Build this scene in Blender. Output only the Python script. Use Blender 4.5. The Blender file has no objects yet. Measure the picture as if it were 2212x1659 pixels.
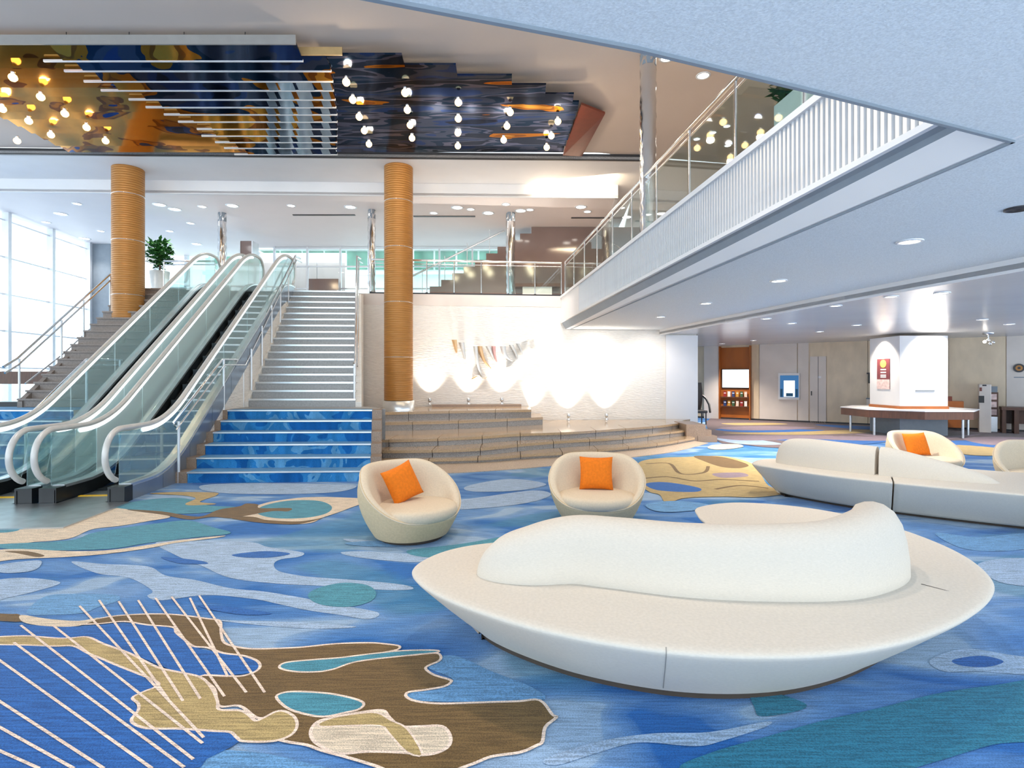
import bpy, bmesh, math, random
from mathutils import Vector, Matrix
C = bpy.context.scene.collection
SC = bpy.context.scene
random.seed(7)
PI = math.pi
# ------------------------------------------------------------------ camera, world, exposure
F, EYE, CX, HY = 1200.0, 1.58, 1106.0, 815.0     # focal length in pixels, eye height, principal column, horizon row
cam = bpy.data.cameras.new('camera'); camo = bpy.data.objects.new('camera', cam); C.objects.link(camo)
camo.location = (0, 0, EYE); camo.rotation_euler = (PI / 2, 0, 0)
cam.sensor_width = 36.0; cam.lens = 36.0 * F / 2212.0; cam.shift_y = -(829.5 - HY) / 2212.0
cam.clip_start = 0.05; cam.clip_end = 300
SC.camera = camo
w = bpy.data.worlds.new('sky'); SC.world = w; w.use_nodes = True
bgn = w.node_tree.nodes['Background']; bgn.inputs[0].default_value = (0.80, 0.915, 1.0, 1); bgn.inputs[1].default_value = 2.2
SC.view_settings.view_transform = 'Standard'; SC.view_settings.look = 'None'
SC.view_settings.exposure = 0.7; SC.view_settings.gamma = 1.0; SC.view_settings.use_curve_mapping = False

def lamp(name, kind, loc, power, col, target=None, size=0.1, angle=60, blend=0.6, sy=None):
    l = bpy.data.lights.new(name, kind); l.energy = power; l.color = col
    if kind == 'SPOT': l.spot_size = math.radians(angle); l.spot_blend = blend; l.shadow_soft_size = size
    elif kind == 'AREA':
        l.size = size
        if sy: l.shape = 'RECTANGLE'; l.size_y = sy
    else: l.shadow_soft_size = size
    o = bpy.data.objects.new(name, l); C.objects.link(o); o.location = loc
    if target is not None:
        o.rotation_euler = (Vector(target) - Vector(loc)).to_track_quat('-Z', 'Y').to_euler()
    return o
WARM = (1.0, 0.78, 0.52)

# ------------------------------------------------------------------ helpers
def gz(px, py, z):                                # floor-parallel plane at height z
    d = F * (z - EYE) / (HY - py); return ((px - CX) / F * d, d, z)
def gy(px, py, d):                                # plane at depth d
    return ((px - CX) / F * d, d, EYE + (HY - py) / F * d)
UX, UY = -0.0978, 0.9952                          # building axis, going away
def lin(c):
    c = c / 255.0
    return c / 12.92 if c <= 0.04045 else ((c + 0.055) / 1.055) ** 2.4
def rgb(*c): return (lin(c[0]), lin(c[1]), lin(c[2]), 1.0)

class MB:
    def __init__(s): s.v = []; s.f = []; s.sm = []
    def add(s, vs, fs, smooth=False):
        n = len(s.v); s.v += [tuple(p) for p in vs]; s.f += [tuple(i + n for i in f) for f in fs]; s.sm += [smooth] * len(fs); return s
    def hexa(s, b, t):                            # 4 bottom + 4 top points, both counter-clockwise
        return s.add(list(b) + list(t), [(3, 2, 1, 0), (4, 5, 6, 7), (0, 1, 5, 4), (1, 2, 6, 5), (2, 3, 7, 6), (3, 0, 4, 7)])
    def box(s, x0, x1, y0, y1, z0, z1):
        return s.hexa([(x0, y0, z0), (x1, y0, z0), (x1, y1, z0), (x0, y1, z0)], [(x0, y0, z1), (x1, y0, z1), (x1, y1, z1), (x0, y1, z1)])
    def wall(s, a, b, z0, z1, t):                 # thick wall on plan line a->b, thickness t to the left of it
        dx, dy = b[0] - a[0], b[1] - a[1]; L = math.hypot(dx, dy); nx, ny = -dy / L * t, dx / L * t
        q = [(a[0], a[1]), (b[0], b[1]), (b[0] + nx, b[1] + ny), (a[0] + nx, a[1] + ny)]
        if t < 0: q = q[::-1]
        return s.hexa([(x, y, z0) for x, y in q], [(x, y, z1) for x, y in q])
    def prism(s, pts, z0, z1):
        a = sum(pts[i][0] * pts[(i + 1) % len(pts)][1] - pts[(i + 1) % len(pts)][0] * pts[i][1] for i in range(len(pts)))
        if a < 0: pts = pts[::-1]
        n = len(pts)
        return s.add([(p[0], p[1], z0) for p in pts] + [(p[0], p[1], z1) for p in pts],
                     [tuple(range(n))[::-1], tuple(range(n, 2 * n))] + [(i, (i + 1) % n, n + (i + 1) % n, n + i) for i in range(n)])
    def extrude(s, prof, off):                    # 3-D planar polygon swept by a vector
        n = len(prof)
        return s.add(list(prof) + [tuple(p[k] + off[k] for k in range(3)) for p in prof],
                     [tuple(range(n))[::-1], tuple(range(n, 2 * n))] + [(i, (i + 1) % n, n + (i + 1) % n, n + i) for i in range(n)])
    def tube(s, pts, r, n=10, caps=True, closed=False):
        pts = [Vector(p) for p in pts]; m = len(pts); rings = []; up = Vector((0, 0, 1)); prev = None
        for i, p in enumerate(pts):
            t = (pts[min(i + 1, m - 1)] - pts[max(i - 1, 0)]).normalized() if not closed else (pts[(i + 1) % m] - pts[i - 1]).normalized()
            if prev is None:
                a = t.cross(up);
                if a.length < 1e-3: a = t.cross(Vector((1, 0, 0)))
                a.normalize()
            else:
                a = prev - t * prev.dot(t); a.normalize()
            prev = a; b = t.cross(a)
            rr = r[i] if isinstance(r, (list, tuple)) else r
            rings.append([p + a * (rr * math.cos(2 * PI * k / n)) + b * (rr * math.sin(2 * PI * k / n)) for k in range(n)])
        s.rings(rings, caps, closed); return s
    def rings(s, R, caps=True, closed=False, smooth=True):
        n = len(R[0]); vs = [v for q in R for v in q]; fs = []
        for i in range(len(R) - (0 if closed else 1)):
            j = (i + 1) % len(R)
            for k in range(n): fs.append((i * n + k, i * n + (k + 1) % n, j * n + (k + 1) % n, j * n + k))
        s.add(vs, fs, smooth)
        if caps and not closed:
            m = len(R) - 1
            s.add(R[0], [tuple(range(n))[::-1]]); s.add(R[m], [tuple(range(n))])
        return s
    def lathe(s, c, prof, n=32, caps=True):
        return s.rings([[(c[0] + r * math.cos(2 * PI * k / n), c[1] + r * math.sin(2 * PI * k / n), c[2] + z) for k in range(n)] for r, z in prof], caps)

ORG = {}
def build(mb, name, mat, parent=None, fix=False):
    o0 = ORG.get(parent.name, Vector((0, 0, 0))) if parent else Vector((0, 0, 0))
    me = bpy.data.meshes.new(name)
    me.from_pydata([tuple(Vector(v) - o0) for v in mb.v], [], mb.f); me.update()
    me.polygons.foreach_set('use_smooth', mb.sm)
    if fix:
        b = bmesh.new(); b.from_mesh(me); bmesh.ops.remove_doubles(b, verts=b.verts, dist=1e-5)
        bmesh.ops.recalc_face_normals(b, faces=b.faces); b.to_mesh(me); b.free()
    o = bpy.data.objects.new(name, me); C.objects.link(o)
    if isinstance(mat, (list, tuple)):
        for m in mat: me.materials.append(m)
    elif mat: me.materials.append(mat)
    if parent: o.parent = parent; ORG[o.name] = o0
    else: ORG[o.name] = Vector((0, 0, 0))
    return o
def tag(o, label, cat, group=None):
    o['label'] = label; o['category'] = cat
    if group: o['group'] = group
    return o
def thing(name, label, cat, loc, group=None):
    o = bpy.data.objects.new(name, None); C.objects.link(o); o.location = loc; o.empty_display_size = 0.2
    ORG[o.name] = Vector(loc); return tag(o, label, cat, group)
def struct(name, mb, mat, parent=None, fix=False):
    o = build(mb, name, mat, parent, fix)
    if not parent: o['kind'] = 'structure'
    return o
def share(src, name, parent, loc):                # another object using the same mesh
    o = bpy.data.objects.new(name, src.data); C.objects.link(o); o.parent = parent; o.location = loc; ORG[o.name] = ORG[src.name]; return o
def bevel(o, wd, seg=3):
    m = o.modifiers.new('edge', 'BEVEL'); m.width = wd; m.segments = seg; m.limit_method = 'ANGLE'; m.angle_limit = 0.6
    return o
def spline(pts, n=8, closed=False):
    P = [Vector(p) for p in pts]; m = len(P); out = []
    for i in range(m if closed else m - 1):
        p0 = P[(i - 1) % m] if closed or i else P[0]; p1 = P[i]; p2 = P[(i + 1) % m]
        p3 = P[(i + 2) % m] if closed or i + 2 < m else P[-1]
        for k in range(n):
            t = k / n
            out.append(0.5 * ((2 * p1) + (p2 - p0) * t + (2 * p0 - 5 * p1 + 4 * p2 - p3) * t * t + (3 * p1 - p0 - 3 * p2 + p3) * t ** 3))
    if not closed: out.append(P[-1].copy())
    return out
def sstep(a, b, x):
    t = max(0, min(1, (x - a) / (b - a))); return t * t * (3 - 2 * t)

# ------------------------------------------------------------------ materials
def mat(name, col, rough=0.5, metal=0.0, vary=0.0, vscale=8.0, bump=0.0, bscale=60.0, stretch=(1, 1, 1), spec=None, col2=None, detail=3.0, coat=0):
    m = bpy.data.materials.new(name); m.use_nodes = True; nt = m.node_tree; N = nt.nodes; L = nt.links
    p = N['Principled BSDF']; p.inputs['Base Color'].default_value = col; p.inputs['Roughness'].default_value = rough; p.inputs['Metallic'].default_value = metal
    if spec is not None: p.inputs['Specular IOR Level'].default_value = spec
    if coat: p.inputs['Coat Weight'].default_value = coat; p.inputs['Coat Roughness'].default_value = 0.05
    tc = N.new('ShaderNodeTexCoord'); mp = N.new('ShaderNodeMapping'); mp.inputs['Scale'].default_value = stretch
    L.new(tc.outputs['Object'], mp.inputs[0])
    if vary or col2:
        n = N.new('ShaderNodeTexNoise'); n.inputs['Scale'].default_value = vscale; n.inputs['Detail'].default_value = detail; L.new(mp.outputs[0], n.inputs['Vector'])
        r = N.new('ShaderNodeValToRGB'); r.color_ramp.elements[0].position = 0.32; r.color_ramp.elements[1].position = 0.68
        a = col if col2 else tuple(c * (1 - vary) for c in col[:3]) + (1,)
        b = col2 if col2 else tuple(min(1, c * (1 + vary)) for c in col[:3]) + (1,)
        r.color_ramp.elements[0].color = a; r.color_ramp.elements[1].color = b
        L.new(n.outputs['Fac'], r.inputs[0]); L.new(r.outputs[0], p.inputs['Base Color'])
    if bump:
        n2 = N.new('ShaderNodeTexNoise'); n2.inputs['Scale'].default_value = bscale; n2.inputs['Detail'].default_value = 2; L.new(mp.outputs[0], n2.inputs['Vector'])
        bn = N.new('ShaderNodeBump'); bn.inputs['Strength'].default_value = bump; bn.inputs['Distance'].default_value = 0.02
        L.new(n2.outputs['Fac'], bn.inputs['Height']); L.new(bn.outputs[0], p.inputs['Normal'])
    return m
def emit(name, col, s):
    m = bpy.data.materials.new(name); m.use_nodes = True; N = m.node_tree.nodes; N.clear()
    e = N.new('ShaderNodeEmission'); e.inputs[0].default_value = col; e.inputs[1].default_value = s
    o = N.new('ShaderNodeOutputMaterial'); m.node_tree.links.new(e.outputs[0], o.inputs[0]); return m
def glass(name, tint, refl=0.25, rough=0.02, haze=0.0, hazecol=(0.7, 0.86, 0.86, 1)):
    m = bpy.data.materials.new(name); m.use_nodes = True; N = m.node_tree.nodes; L = m.node_tree.links; N.clear()
    t = N.new('ShaderNodeBsdfTransparent'); t.inputs[0].default_value = tint
    g = N.new('ShaderNodeBsdfGlossy'); g.inputs['Roughness'].default_value = rough
    lw = N.new('ShaderNodeLayerWeight'); lw.inputs[0].default_value = 0.5
    mr = N.new('ShaderNodeMapRange'); mr.inputs[1].default_value = 0.0; mr.inputs[2].default_value = 1.0; mr.inputs[3].default_value = refl * 0.3; mr.inputs[4].default_value = refl * 2
    L.new(lw.outputs['Facing'], mr.inputs[0])
    mx = N.new('ShaderNodeMixShader'); o = N.new('ShaderNodeOutputMaterial')
    L.new(mr.outputs[0], mx.inputs[0]); L.new(t.outputs[0], mx.inputs[1]); L.new(g.outputs[0], mx.inputs[2])
    if not haze: L.new(mx.outputs[0], o.inputs[0]); return m
    df = N.new('ShaderNodeBsdfDiffuse'); df.inputs[0].default_value = hazecol; m2 = N.new('ShaderNodeMixShader'); m2.inputs[0].default_value = haze
    L.new(mx.outputs[0], m2.inputs[1]); L.new(df.outputs[0], m2.inputs[2]); L.new(m2.outputs[0], o.inputs[0]); return m
def carpet_mat(name, col, tuft=0.16):
    m = bpy.data.materials.new(name); m.use_nodes = True; nt = m.node_tree; N = nt.nodes; L = nt.links
    p = N['Principled BSDF']; p.inputs['Roughness'].default_value = 0.95; p.inputs['Specular IOR Level'].default_value = 0.1; p.inputs['Sheen Weight'].default_value = 0.16; p.inputs['Sheen Roughness'].default_value = 0.4
    tc = N.new('ShaderNodeTexCoord')
    n = N.new('ShaderNodeTexNoise'); n.inputs['Scale'].default_value = 150; n.inputs['Detail'].default_value = 3; L.new(tc.outputs['Object'], n.inputs['Vector'])
    mp = N.new('ShaderNodeMapping'); mp.inputs['Scale'].default_value = (3, 40, 1); L.new(tc.outputs['Object'], mp.inputs[0])
    n2 = N.new('ShaderNodeTexNoise'); n2.inputs['Scale'].default_value = 2.0; n2.inputs['Detail'].default_value = 3; L.new(mp.outputs[0], n2.inputs['Vector'])
    ad = N.new('ShaderNodeMath'); ad.operation = 'ADD'; L.new(n.outputs['Fac'], ad.inputs[0]); L.new(n2.outputs['Fac'], ad.inputs[1])
    mr = N.new('ShaderNodeMapRange'); mr.inputs[1].default_value = 0.82; mr.inputs[2].default_value = 1.18; mr.inputs[3].default_value = 1 - tuft * 2; mr.inputs[4].default_value = 1 + tuft * 2
    L.new(ad.outputs[0], mr.inputs[0])
    hs = N.new('ShaderNodeHueSaturation'); L.new(mr.outputs[0], hs.inputs['Value'])
    if isinstance(col, bpy.types.NodeSocket): pass
    hs.inputs['Color'].default_value = col; L.new(hs.outputs[0], p.inputs['Base Color'])
    b = N.new('ShaderNodeBump'); b.inputs['Strength'].default_value = 0.35; b.inputs['Distance'].default_value = 0.01
    L.new(n.outputs['Fac'], b.inputs['Height']); L.new(b.outputs[0], p.inputs['Normal'])
    return m, hs, tc
def base_carpet():
    m, hs, tc = carpet_mat('blue wave carpet', rgb(60, 115, 185), 0.13); N = m.node_tree.nodes; L = m.node_tree.links
    def noise(scale, sx, sy, det, dist):
        mp = N.new('ShaderNodeMapping'); mp.inputs['Scale'].default_value = (sx, sy, 1); mp.inputs['Rotation'].default_value = (0, 0, 0.25); L.new(tc.outputs['Object'], mp.inputs[0])
        n = N.new('ShaderNodeTexNoise'); n.inputs['Scale'].default_value = scale; n.inputs['Detail'].default_value = det; n.inputs['Distortion'].default_value = dist
        L.new(mp.outputs[0], n.inputs['Vector']); return n
    n1 = noise(0.8, 0.7, 1.6, 2, 1.2)
    r = N.new('ShaderNodeValToRGB'); r.color_ramp.interpolation = 'EASE'; e = r.color_ramp.elements
    e[0].position = 0.40; e[0].color = rgb(36, 100, 170); e[1].position = 0.56; e[1].color = rgb(112, 148, 192)
    x = e.new(0.44); x.color = rgb(70, 120, 180); x = e.new(0.52); x.color = rgb(92, 136, 188)
    x = e.new(0.585); x.color = rgb(122, 156, 194); x = e.new(0.60); x.color = rgb(146, 172, 200)
    L.new(n1.outputs['Fac'], r.inputs[0])
    n2 = noise(0.5, 1, 1.3, 1, 0.5); r2 = N.new('ShaderNodeValToRGB'); r2.color_ramp.elements[0].position = 0.56; r2.color_ramp.elements[1].position = 0.60
    L.new(n2.outputs['Fac'], r2.inputs[0])
    mx = N.new('ShaderNodeMix'); mx.data_type = 'RGBA'; mx.inputs[7].default_value = rgb(66, 126, 154)
    mf = N.new('ShaderNodeMath'); mf.operation = 'MULTIPLY'; mf.inputs[1].default_value = 0.55; L.new(r2.outputs[0], mf.inputs[0])
    L.new(mf.outputs[0], mx.inputs[0]); L.new(r.outputs[0], mx.inputs[6]); L.new(mx.outputs[2], hs.inputs['Color'])
    return m
M = {}
M['carpet'] = base_carpet()
for k, c in dict(brown=(112, 88, 54), tan=(178, 154, 104), cream=(214, 196, 172), teal=(76, 140, 158), royal=(44, 98, 168), light=(156, 178, 204),
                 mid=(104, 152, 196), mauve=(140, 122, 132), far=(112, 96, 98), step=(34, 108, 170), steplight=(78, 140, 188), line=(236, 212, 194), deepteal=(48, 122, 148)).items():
    M['c_' + k] = carpet_mat('carpet ' + k, rgb(*c))[0]
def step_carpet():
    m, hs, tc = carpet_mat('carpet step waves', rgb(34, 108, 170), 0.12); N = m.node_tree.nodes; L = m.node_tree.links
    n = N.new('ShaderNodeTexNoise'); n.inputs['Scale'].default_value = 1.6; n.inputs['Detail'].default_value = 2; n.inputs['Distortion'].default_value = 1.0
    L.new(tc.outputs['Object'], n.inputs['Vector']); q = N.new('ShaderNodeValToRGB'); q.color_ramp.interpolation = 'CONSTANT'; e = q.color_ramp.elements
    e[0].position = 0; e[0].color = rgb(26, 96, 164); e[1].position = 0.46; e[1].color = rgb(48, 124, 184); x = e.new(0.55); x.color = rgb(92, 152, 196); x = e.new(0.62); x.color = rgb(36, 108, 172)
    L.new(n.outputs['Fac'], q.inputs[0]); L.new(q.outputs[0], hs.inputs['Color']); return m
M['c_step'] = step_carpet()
M['white'] = mat('white paint', rgb(226, 226, 228), 0.6, vary=0.02, vscale=1.5)
M['stipple'] = mat('stippled ceiling paint', rgb(212, 218, 222), 0.85, vary=0.11, vscale=95, bump=0.15, bscale=110, detail=4)
M['ceiling'] = mat('warm ceiling paint', rgb(206, 192, 182), 0.75, vary=0.02, vscale=0.8)
M['ceil2'] = mat('rear ceiling paint', rgb(232, 226, 226), 0.6, vary=0.02, vscale=0.8)
M['gloss'] = mat('glossy ceiling paint', rgb(200, 202, 206), 0.24, vary=0.03, vscale=1.0, spec=0.6)
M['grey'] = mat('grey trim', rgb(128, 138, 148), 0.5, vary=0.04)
M['dark'] = mat('dark trim', rgb(48, 48, 52), 0.4, vary=0.1)
M['black'] = mat('black plastic', rgb(22, 24, 26), 0.35, vary=0.15)
M['chrome'] = mat('polished steel', (0.82, 0.83, 0.84, 1), 0.12, 1.0, vary=0.04, vscale=3)
M['steel'] = mat('brushed steel', (0.62, 0.65, 0.68, 1), 0.32, 1.0, vary=0.1, vscale=6, stretch=(1, 1, 30))
M['whitemetal'] = mat('white painted metal', rgb(225, 228, 232), 0.3, 0.3, vary=0.03)
M['alu'] = mat('satin aluminium', (0.75, 0.78, 0.80, 1), 0.3, 0.85, vary=0.06, vscale=5)
M['fabric'] = mat('cream upholstery', rgb(216, 206, 192), 0.92, vary=0.05, vscale=60, stretch=(1, 1, 6), bump=0.06, bscale=260)
M['tubfabric'] = mat('beige upholstery', rgb(214, 198, 174), 0.92, vary=0.05, vscale=70, bump=0.06, bscale=260)
M['shell'] = mat('tan shell upholstery', rgb(206, 184, 148), 0.92, vary=0.06, vscale=50, bump=0.06, bscale=260)
M['softseam'] = mat('soft grey seam', rgb(150, 144, 136), 0.9, vary=0.1)
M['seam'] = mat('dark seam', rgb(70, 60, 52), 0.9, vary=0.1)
M['orange'] = mat('orange cotton', rgb(228, 118, 4), 0.85, vary=0.08, vscale=40, bump=0.2, bscale=200)
M['granite'] = mat('pink granite', rgb(150, 128, 110), 0.35, vary=0.3, vscale=90, bump=0.08, bscale=120)
M['polgranite'] = mat('polished brown granite', rgb(184, 158, 126), 0.11, vary=0.26, vscale=60, stretch=(1, 1, 3))
M['risergranite'] = mat('polished grey granite', rgb(150, 142, 136), 0.12, vary=0.22, vscale=50)  # step granite greyed to paint in the blue-grey riser reflections
M['apron'] = mat('flamed granite', rgb(186, 168, 150), 0.7, vary=0.22, vscale=60, bump=0.3, bscale=90)
M['stair'] = mat('grey stone stair', rgb(166, 166, 166), 0.45, vary=0.12, vscale=30)
M['stairdark'] = mat('brown stone stair', rgb(134, 122, 114), 0.45, vary=0.14, vscale=30)
M['stone'] = mat('split-face white stone', rgb(228, 224, 218), 0.8, vary=0.05, vscale=9, stretch=(1, 1, 7), bump=0.9, bscale=7)
M['gold'] = mat('ribbed gold column cladding', rgb(176, 122, 60), 0.4, 0.2, vary=0.12, vscale=3, stretch=(1, 1, 25), bump=0.25, bscale=2.2)
M['glass'] = glass('balustrade glass', (0.88, 0.96, 0.95, 1), 0.16)
M['etched'] = glass('etched aqua glass', (0.80, 0.94, 0.93, 1), 0.3, 0.05, 0.38, (0.94, 1.0, 1.0, 1))  # white diffuse share paints the bright reflections on the panes
M['lightetched'] = glass('lightly etched glass', (0.86, 0.95, 0.95, 1), 0.2, 0.03, 0.16, (0.66, 0.86, 0.86, 1))  # weaker share of the same painted reflections
M['clear'] = glass('window glass', (0.97, 0.99, 1, 1), 0.08)
M['wood'] = mat('orange veneer', rgb(172, 96, 36), 0.4, vary=0.15, vscale=2, stretch=(1, 1, 0.4))
M['darkwood'] = mat('dark stained wood', rgb(92, 58, 40), 0.4, vary=0.2, vscale=4, stretch=(8, 1, 1))
M['travertine'] = mat('beige stone panel', rgb(216, 196, 168), 0.3, vary=0.09, vscale=3, stretch=(1, 1, 0.5))
M['lounge'] = mat('pale grey panel', rgb(216, 206, 198), 0.35, vary=0.05, vscale=1.5)
M['taupe'] = mat('polished taupe panel', rgb(128, 108, 102), 0.10, vary=0.06, vscale=1.0, spec=0.8)
M['leaf'] = mat('leaf green', rgb(44, 98, 40), 0.5, vary=0.35, vscale=14)
M['leaf2'] = mat('courtyard leaf green', rgb(70, 140, 96), 0.6, vary=0.3, vscale=8)
M['pot'] = mat('white planter', rgb(226, 226, 222), 0.4, vary=0.04)
M['yellow'] = mat('yellow safety paint', rgb(226, 180, 40), 0.5, vary=0.06)
M['maroon'] = mat('maroon panel', rgb(120, 52, 34), 0.4, vary=0.1)
M['lip'] = mat('grey lip', rgb(150, 146, 142), 0.6, vary=0.04); M['tanlip'] = mat('tan lip', rgb(180, 148, 100), 0.5, vary=0.08)
M['lens'] = emit('downlight lens', (1, 0.93, 0.82, 1), 9)
M['coollens'] = emit('cool downlight lens', (0.95, 0.98, 1, 1), 7)
M['raillight'] = emit('handrail light strip', (0.90, 0.99, 1, 1), 1.1)
M['bulb'] = emit('amber bulb', (1, 0.66, 0.26, 1), 4.5)
M['screen'] = emit('white screen', (0.93, 0.96, 1, 1), 1.4)

def mirror_mat(name, gold_bias, sc=(0.55, 0.8, 0.3), dist=1.1):  # tinted mirror; gold and blue floor reflections painted into its base colour
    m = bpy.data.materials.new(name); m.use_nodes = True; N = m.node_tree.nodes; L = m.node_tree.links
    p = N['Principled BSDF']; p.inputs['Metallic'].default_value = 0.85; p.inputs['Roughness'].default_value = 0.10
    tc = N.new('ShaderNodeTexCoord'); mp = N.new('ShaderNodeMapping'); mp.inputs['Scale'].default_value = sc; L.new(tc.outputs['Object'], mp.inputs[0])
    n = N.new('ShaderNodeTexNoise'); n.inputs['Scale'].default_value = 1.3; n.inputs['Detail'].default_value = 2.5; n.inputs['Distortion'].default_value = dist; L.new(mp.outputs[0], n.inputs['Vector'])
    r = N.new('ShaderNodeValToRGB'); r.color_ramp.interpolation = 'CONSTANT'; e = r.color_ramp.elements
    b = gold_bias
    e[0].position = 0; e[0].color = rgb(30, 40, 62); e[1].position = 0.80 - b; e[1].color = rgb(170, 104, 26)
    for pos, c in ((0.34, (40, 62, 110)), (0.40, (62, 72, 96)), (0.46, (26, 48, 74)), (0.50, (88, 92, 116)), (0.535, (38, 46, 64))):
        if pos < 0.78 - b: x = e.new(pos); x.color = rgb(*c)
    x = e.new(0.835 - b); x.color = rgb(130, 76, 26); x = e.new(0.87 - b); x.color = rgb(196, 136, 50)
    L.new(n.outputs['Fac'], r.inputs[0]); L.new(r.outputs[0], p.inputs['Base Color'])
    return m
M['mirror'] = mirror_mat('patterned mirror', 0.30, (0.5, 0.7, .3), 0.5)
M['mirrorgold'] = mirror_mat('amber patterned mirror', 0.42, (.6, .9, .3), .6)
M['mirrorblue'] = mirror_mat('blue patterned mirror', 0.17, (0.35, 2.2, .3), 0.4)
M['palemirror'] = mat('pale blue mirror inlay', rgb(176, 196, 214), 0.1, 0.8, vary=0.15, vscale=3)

# ================================================================== ROOM SHELL
FL = struct('floor', MB().prism([(-17, -1.6), (3.2, -1.6), (17.5, 11), (22, 15), (22, 26), (-17, 26)], -0.2, 0.0), M['carpet'])
A = Vector((1.343, 15.2))                          # upper corner where balcony edge meets the stone wall
def wx(x): return 15.2 + 0.0978 * (x - 1.343)      # depth of the stone wall at x
struct('wall_back', MB().wall((-9.75, wx(-9.75)), (5.17, wx(5.17)), 0, 3.72, 0.3), M['stone'])
struct('trim_2', MB().wall((4.28, wx(4.28) - 0.06), (5.19, wx(5.19) - 0.06), 0, 2.75, 0.12), M['white'])
struct('floor_upper', MB().prism([(-9.7, wx(-9.7)), (1.45, 15.2), (2.95, 0.5), (9.5, 0.5), (12, 6), (12, 20.3), (-9.0, 20.3)], 3.5, 3.8), M['lounge'])

# lower ceiling over the camera and the lounge
def fas(y, off=0.0): return (1.343 + 0.0978 * (15.2 - y) + off, y)
near = [(-12, -3.5), (-12, -1.2), (-2.0, 1.45), (-0.40, 1.94), (0.51, 2.215), (1.49, 2.58), (2.80, 3.09)]
gro = [fas(y, 0.262) for y in (6.2, 10.0, 15.15)]
stepl = [(4.10, 15.45), (4.13, 15.2), (4.60, 12.0), (5.15, 8.6), (5.60, 6.1), (6.2, 2.0), (6.9, -3.5)]
struct('ceiling_lower', MB().prism(near + gro + stepl, 2.90, 2.96), M['stipple'])
t = MB()
e2 = near[1:] + gro
for i in range(len(e2) - 1):
    a, b = e2[i], e2[i + 1]; t.wall(a, b, 2.885, 2.965, 0.02)
struct('trim_3', t, M['grey'])
t = MB()
for i in range(len(stepl) - 1): t.wall(stepl[i], stepl[i + 1], 2.75, 2.96, 0.03)
struct('trim_4', t, M['white'])
struct('ceiling_lounge', MB().prism(stepl + [(12, -3.5), (22, 6), (22, 17), (8, 26), (4.1, 26)], 2.78, 2.84), M['gloss'])

# balcony edge: slatted fascia, ledge, soffit
bal = MB(); Y0, Y1 = 0.6, 15.2
a, b = fas(Y1, 0.05), fas(Y0, 0.05)
bal.hexa([(a[0], a[1], 3.1), (a[0] + .3, a[1], 3.1), (b[0] + .3, b[1], 3.1), (b[0], b[1], 3.1)][::-1], [(a[0], a[1], 3.74), (a[0] + .3, a[1], 3.74), (b[0] + .3, b[1], 3.74), (b[0], b[1], 3.74)][::-1])
T1 = struct('trim_1', bal, M['white'])
def strip(n, o0, o1, z0, z1, m, y0=Y0, y1=Y1, parent=None):
    a0, a1, b0, b1 = fas(y1, o0), fas(y1, o1), fas(y0, o0), fas(y0, o1)
    mb = MB().hexa([(b0[0], b0[1], z0), (b1[0], b1[1], z0), (a1[0], a1[1], z0), (a0[0], a0[1], z0)], [(b0[0], b0[1], z1), (b1[0], b1[1], z1), (a1[0], a1[1], z1), (a0[0], a0[1], z1)])
    return build(mb, n, m, parent)
strip('ledge', -0.02, 0.06, 3.07, 3.115, M['white'], parent=T1)
strip('coping', -0.03, 0.30, 3.74, 3.80, M['white'], parent=T1)
# soffit band, its shade painted in as grey, tapering towards the camera, then the pale cove up to the ceiling groove
q = lambda y, o, z: (fas(y, o)[0], y, z)
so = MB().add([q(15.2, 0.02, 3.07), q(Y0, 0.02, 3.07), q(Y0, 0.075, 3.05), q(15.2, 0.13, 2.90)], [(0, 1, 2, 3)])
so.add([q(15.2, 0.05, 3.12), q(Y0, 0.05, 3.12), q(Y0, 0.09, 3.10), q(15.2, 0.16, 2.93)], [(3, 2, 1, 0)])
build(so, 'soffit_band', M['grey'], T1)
so = MB().add([q(15.2, 0.13, 2.90), q(Y0, 0.075, 3.05), q(Y0, 0.262, 2.90), q(15.2, 0.262, 2.899)], [(0, 1, 2, 3)])
so.add([q(15.2, 0.13, 2.93), q(Y0, 0.075, 3.08), q(Y0, 0.262, 2.95), q(15.2, 0.262, 2.95)], [(3, 2, 1, 0)])
build(so, 'cove_panel', M['white'], T1)
sl = None
for i in range(230):
    y = 2.4 + i * 0.062
    if y > 13.0: break
    x, _ = fas(y, 0.03)
    if sl is None:
        sl = build(MB().box(x - 0.03, x + 0.02, y - 0.017, y + 0.017, 3.115, 3.74), 'slat', M['whitemetal'], T1); bx0, by0 = x, y
    else: share(sl, 'slat', T1, (x - bx0, y - by0, 0))
fl = build(MB().hexa([(fas(13.0)[0], 13.0, 3.115), (fas(13.0, .06)[0], 13.0, 3.115), (fas(15.2, .06)[0], 15.2, 3.115), (fas(15.2)[0], 15.2, 3.115)],
                     [(fas(13.0)[0], 13.0, 3.74), (fas(13.0, .06)[0], 13.0, 3.74), (fas(15.2, .06)[0], 15.2, 3.74), (fas(15.2)[0], 15.2, 3.74)]), 'plain_panel', M['white'], T1)

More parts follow.
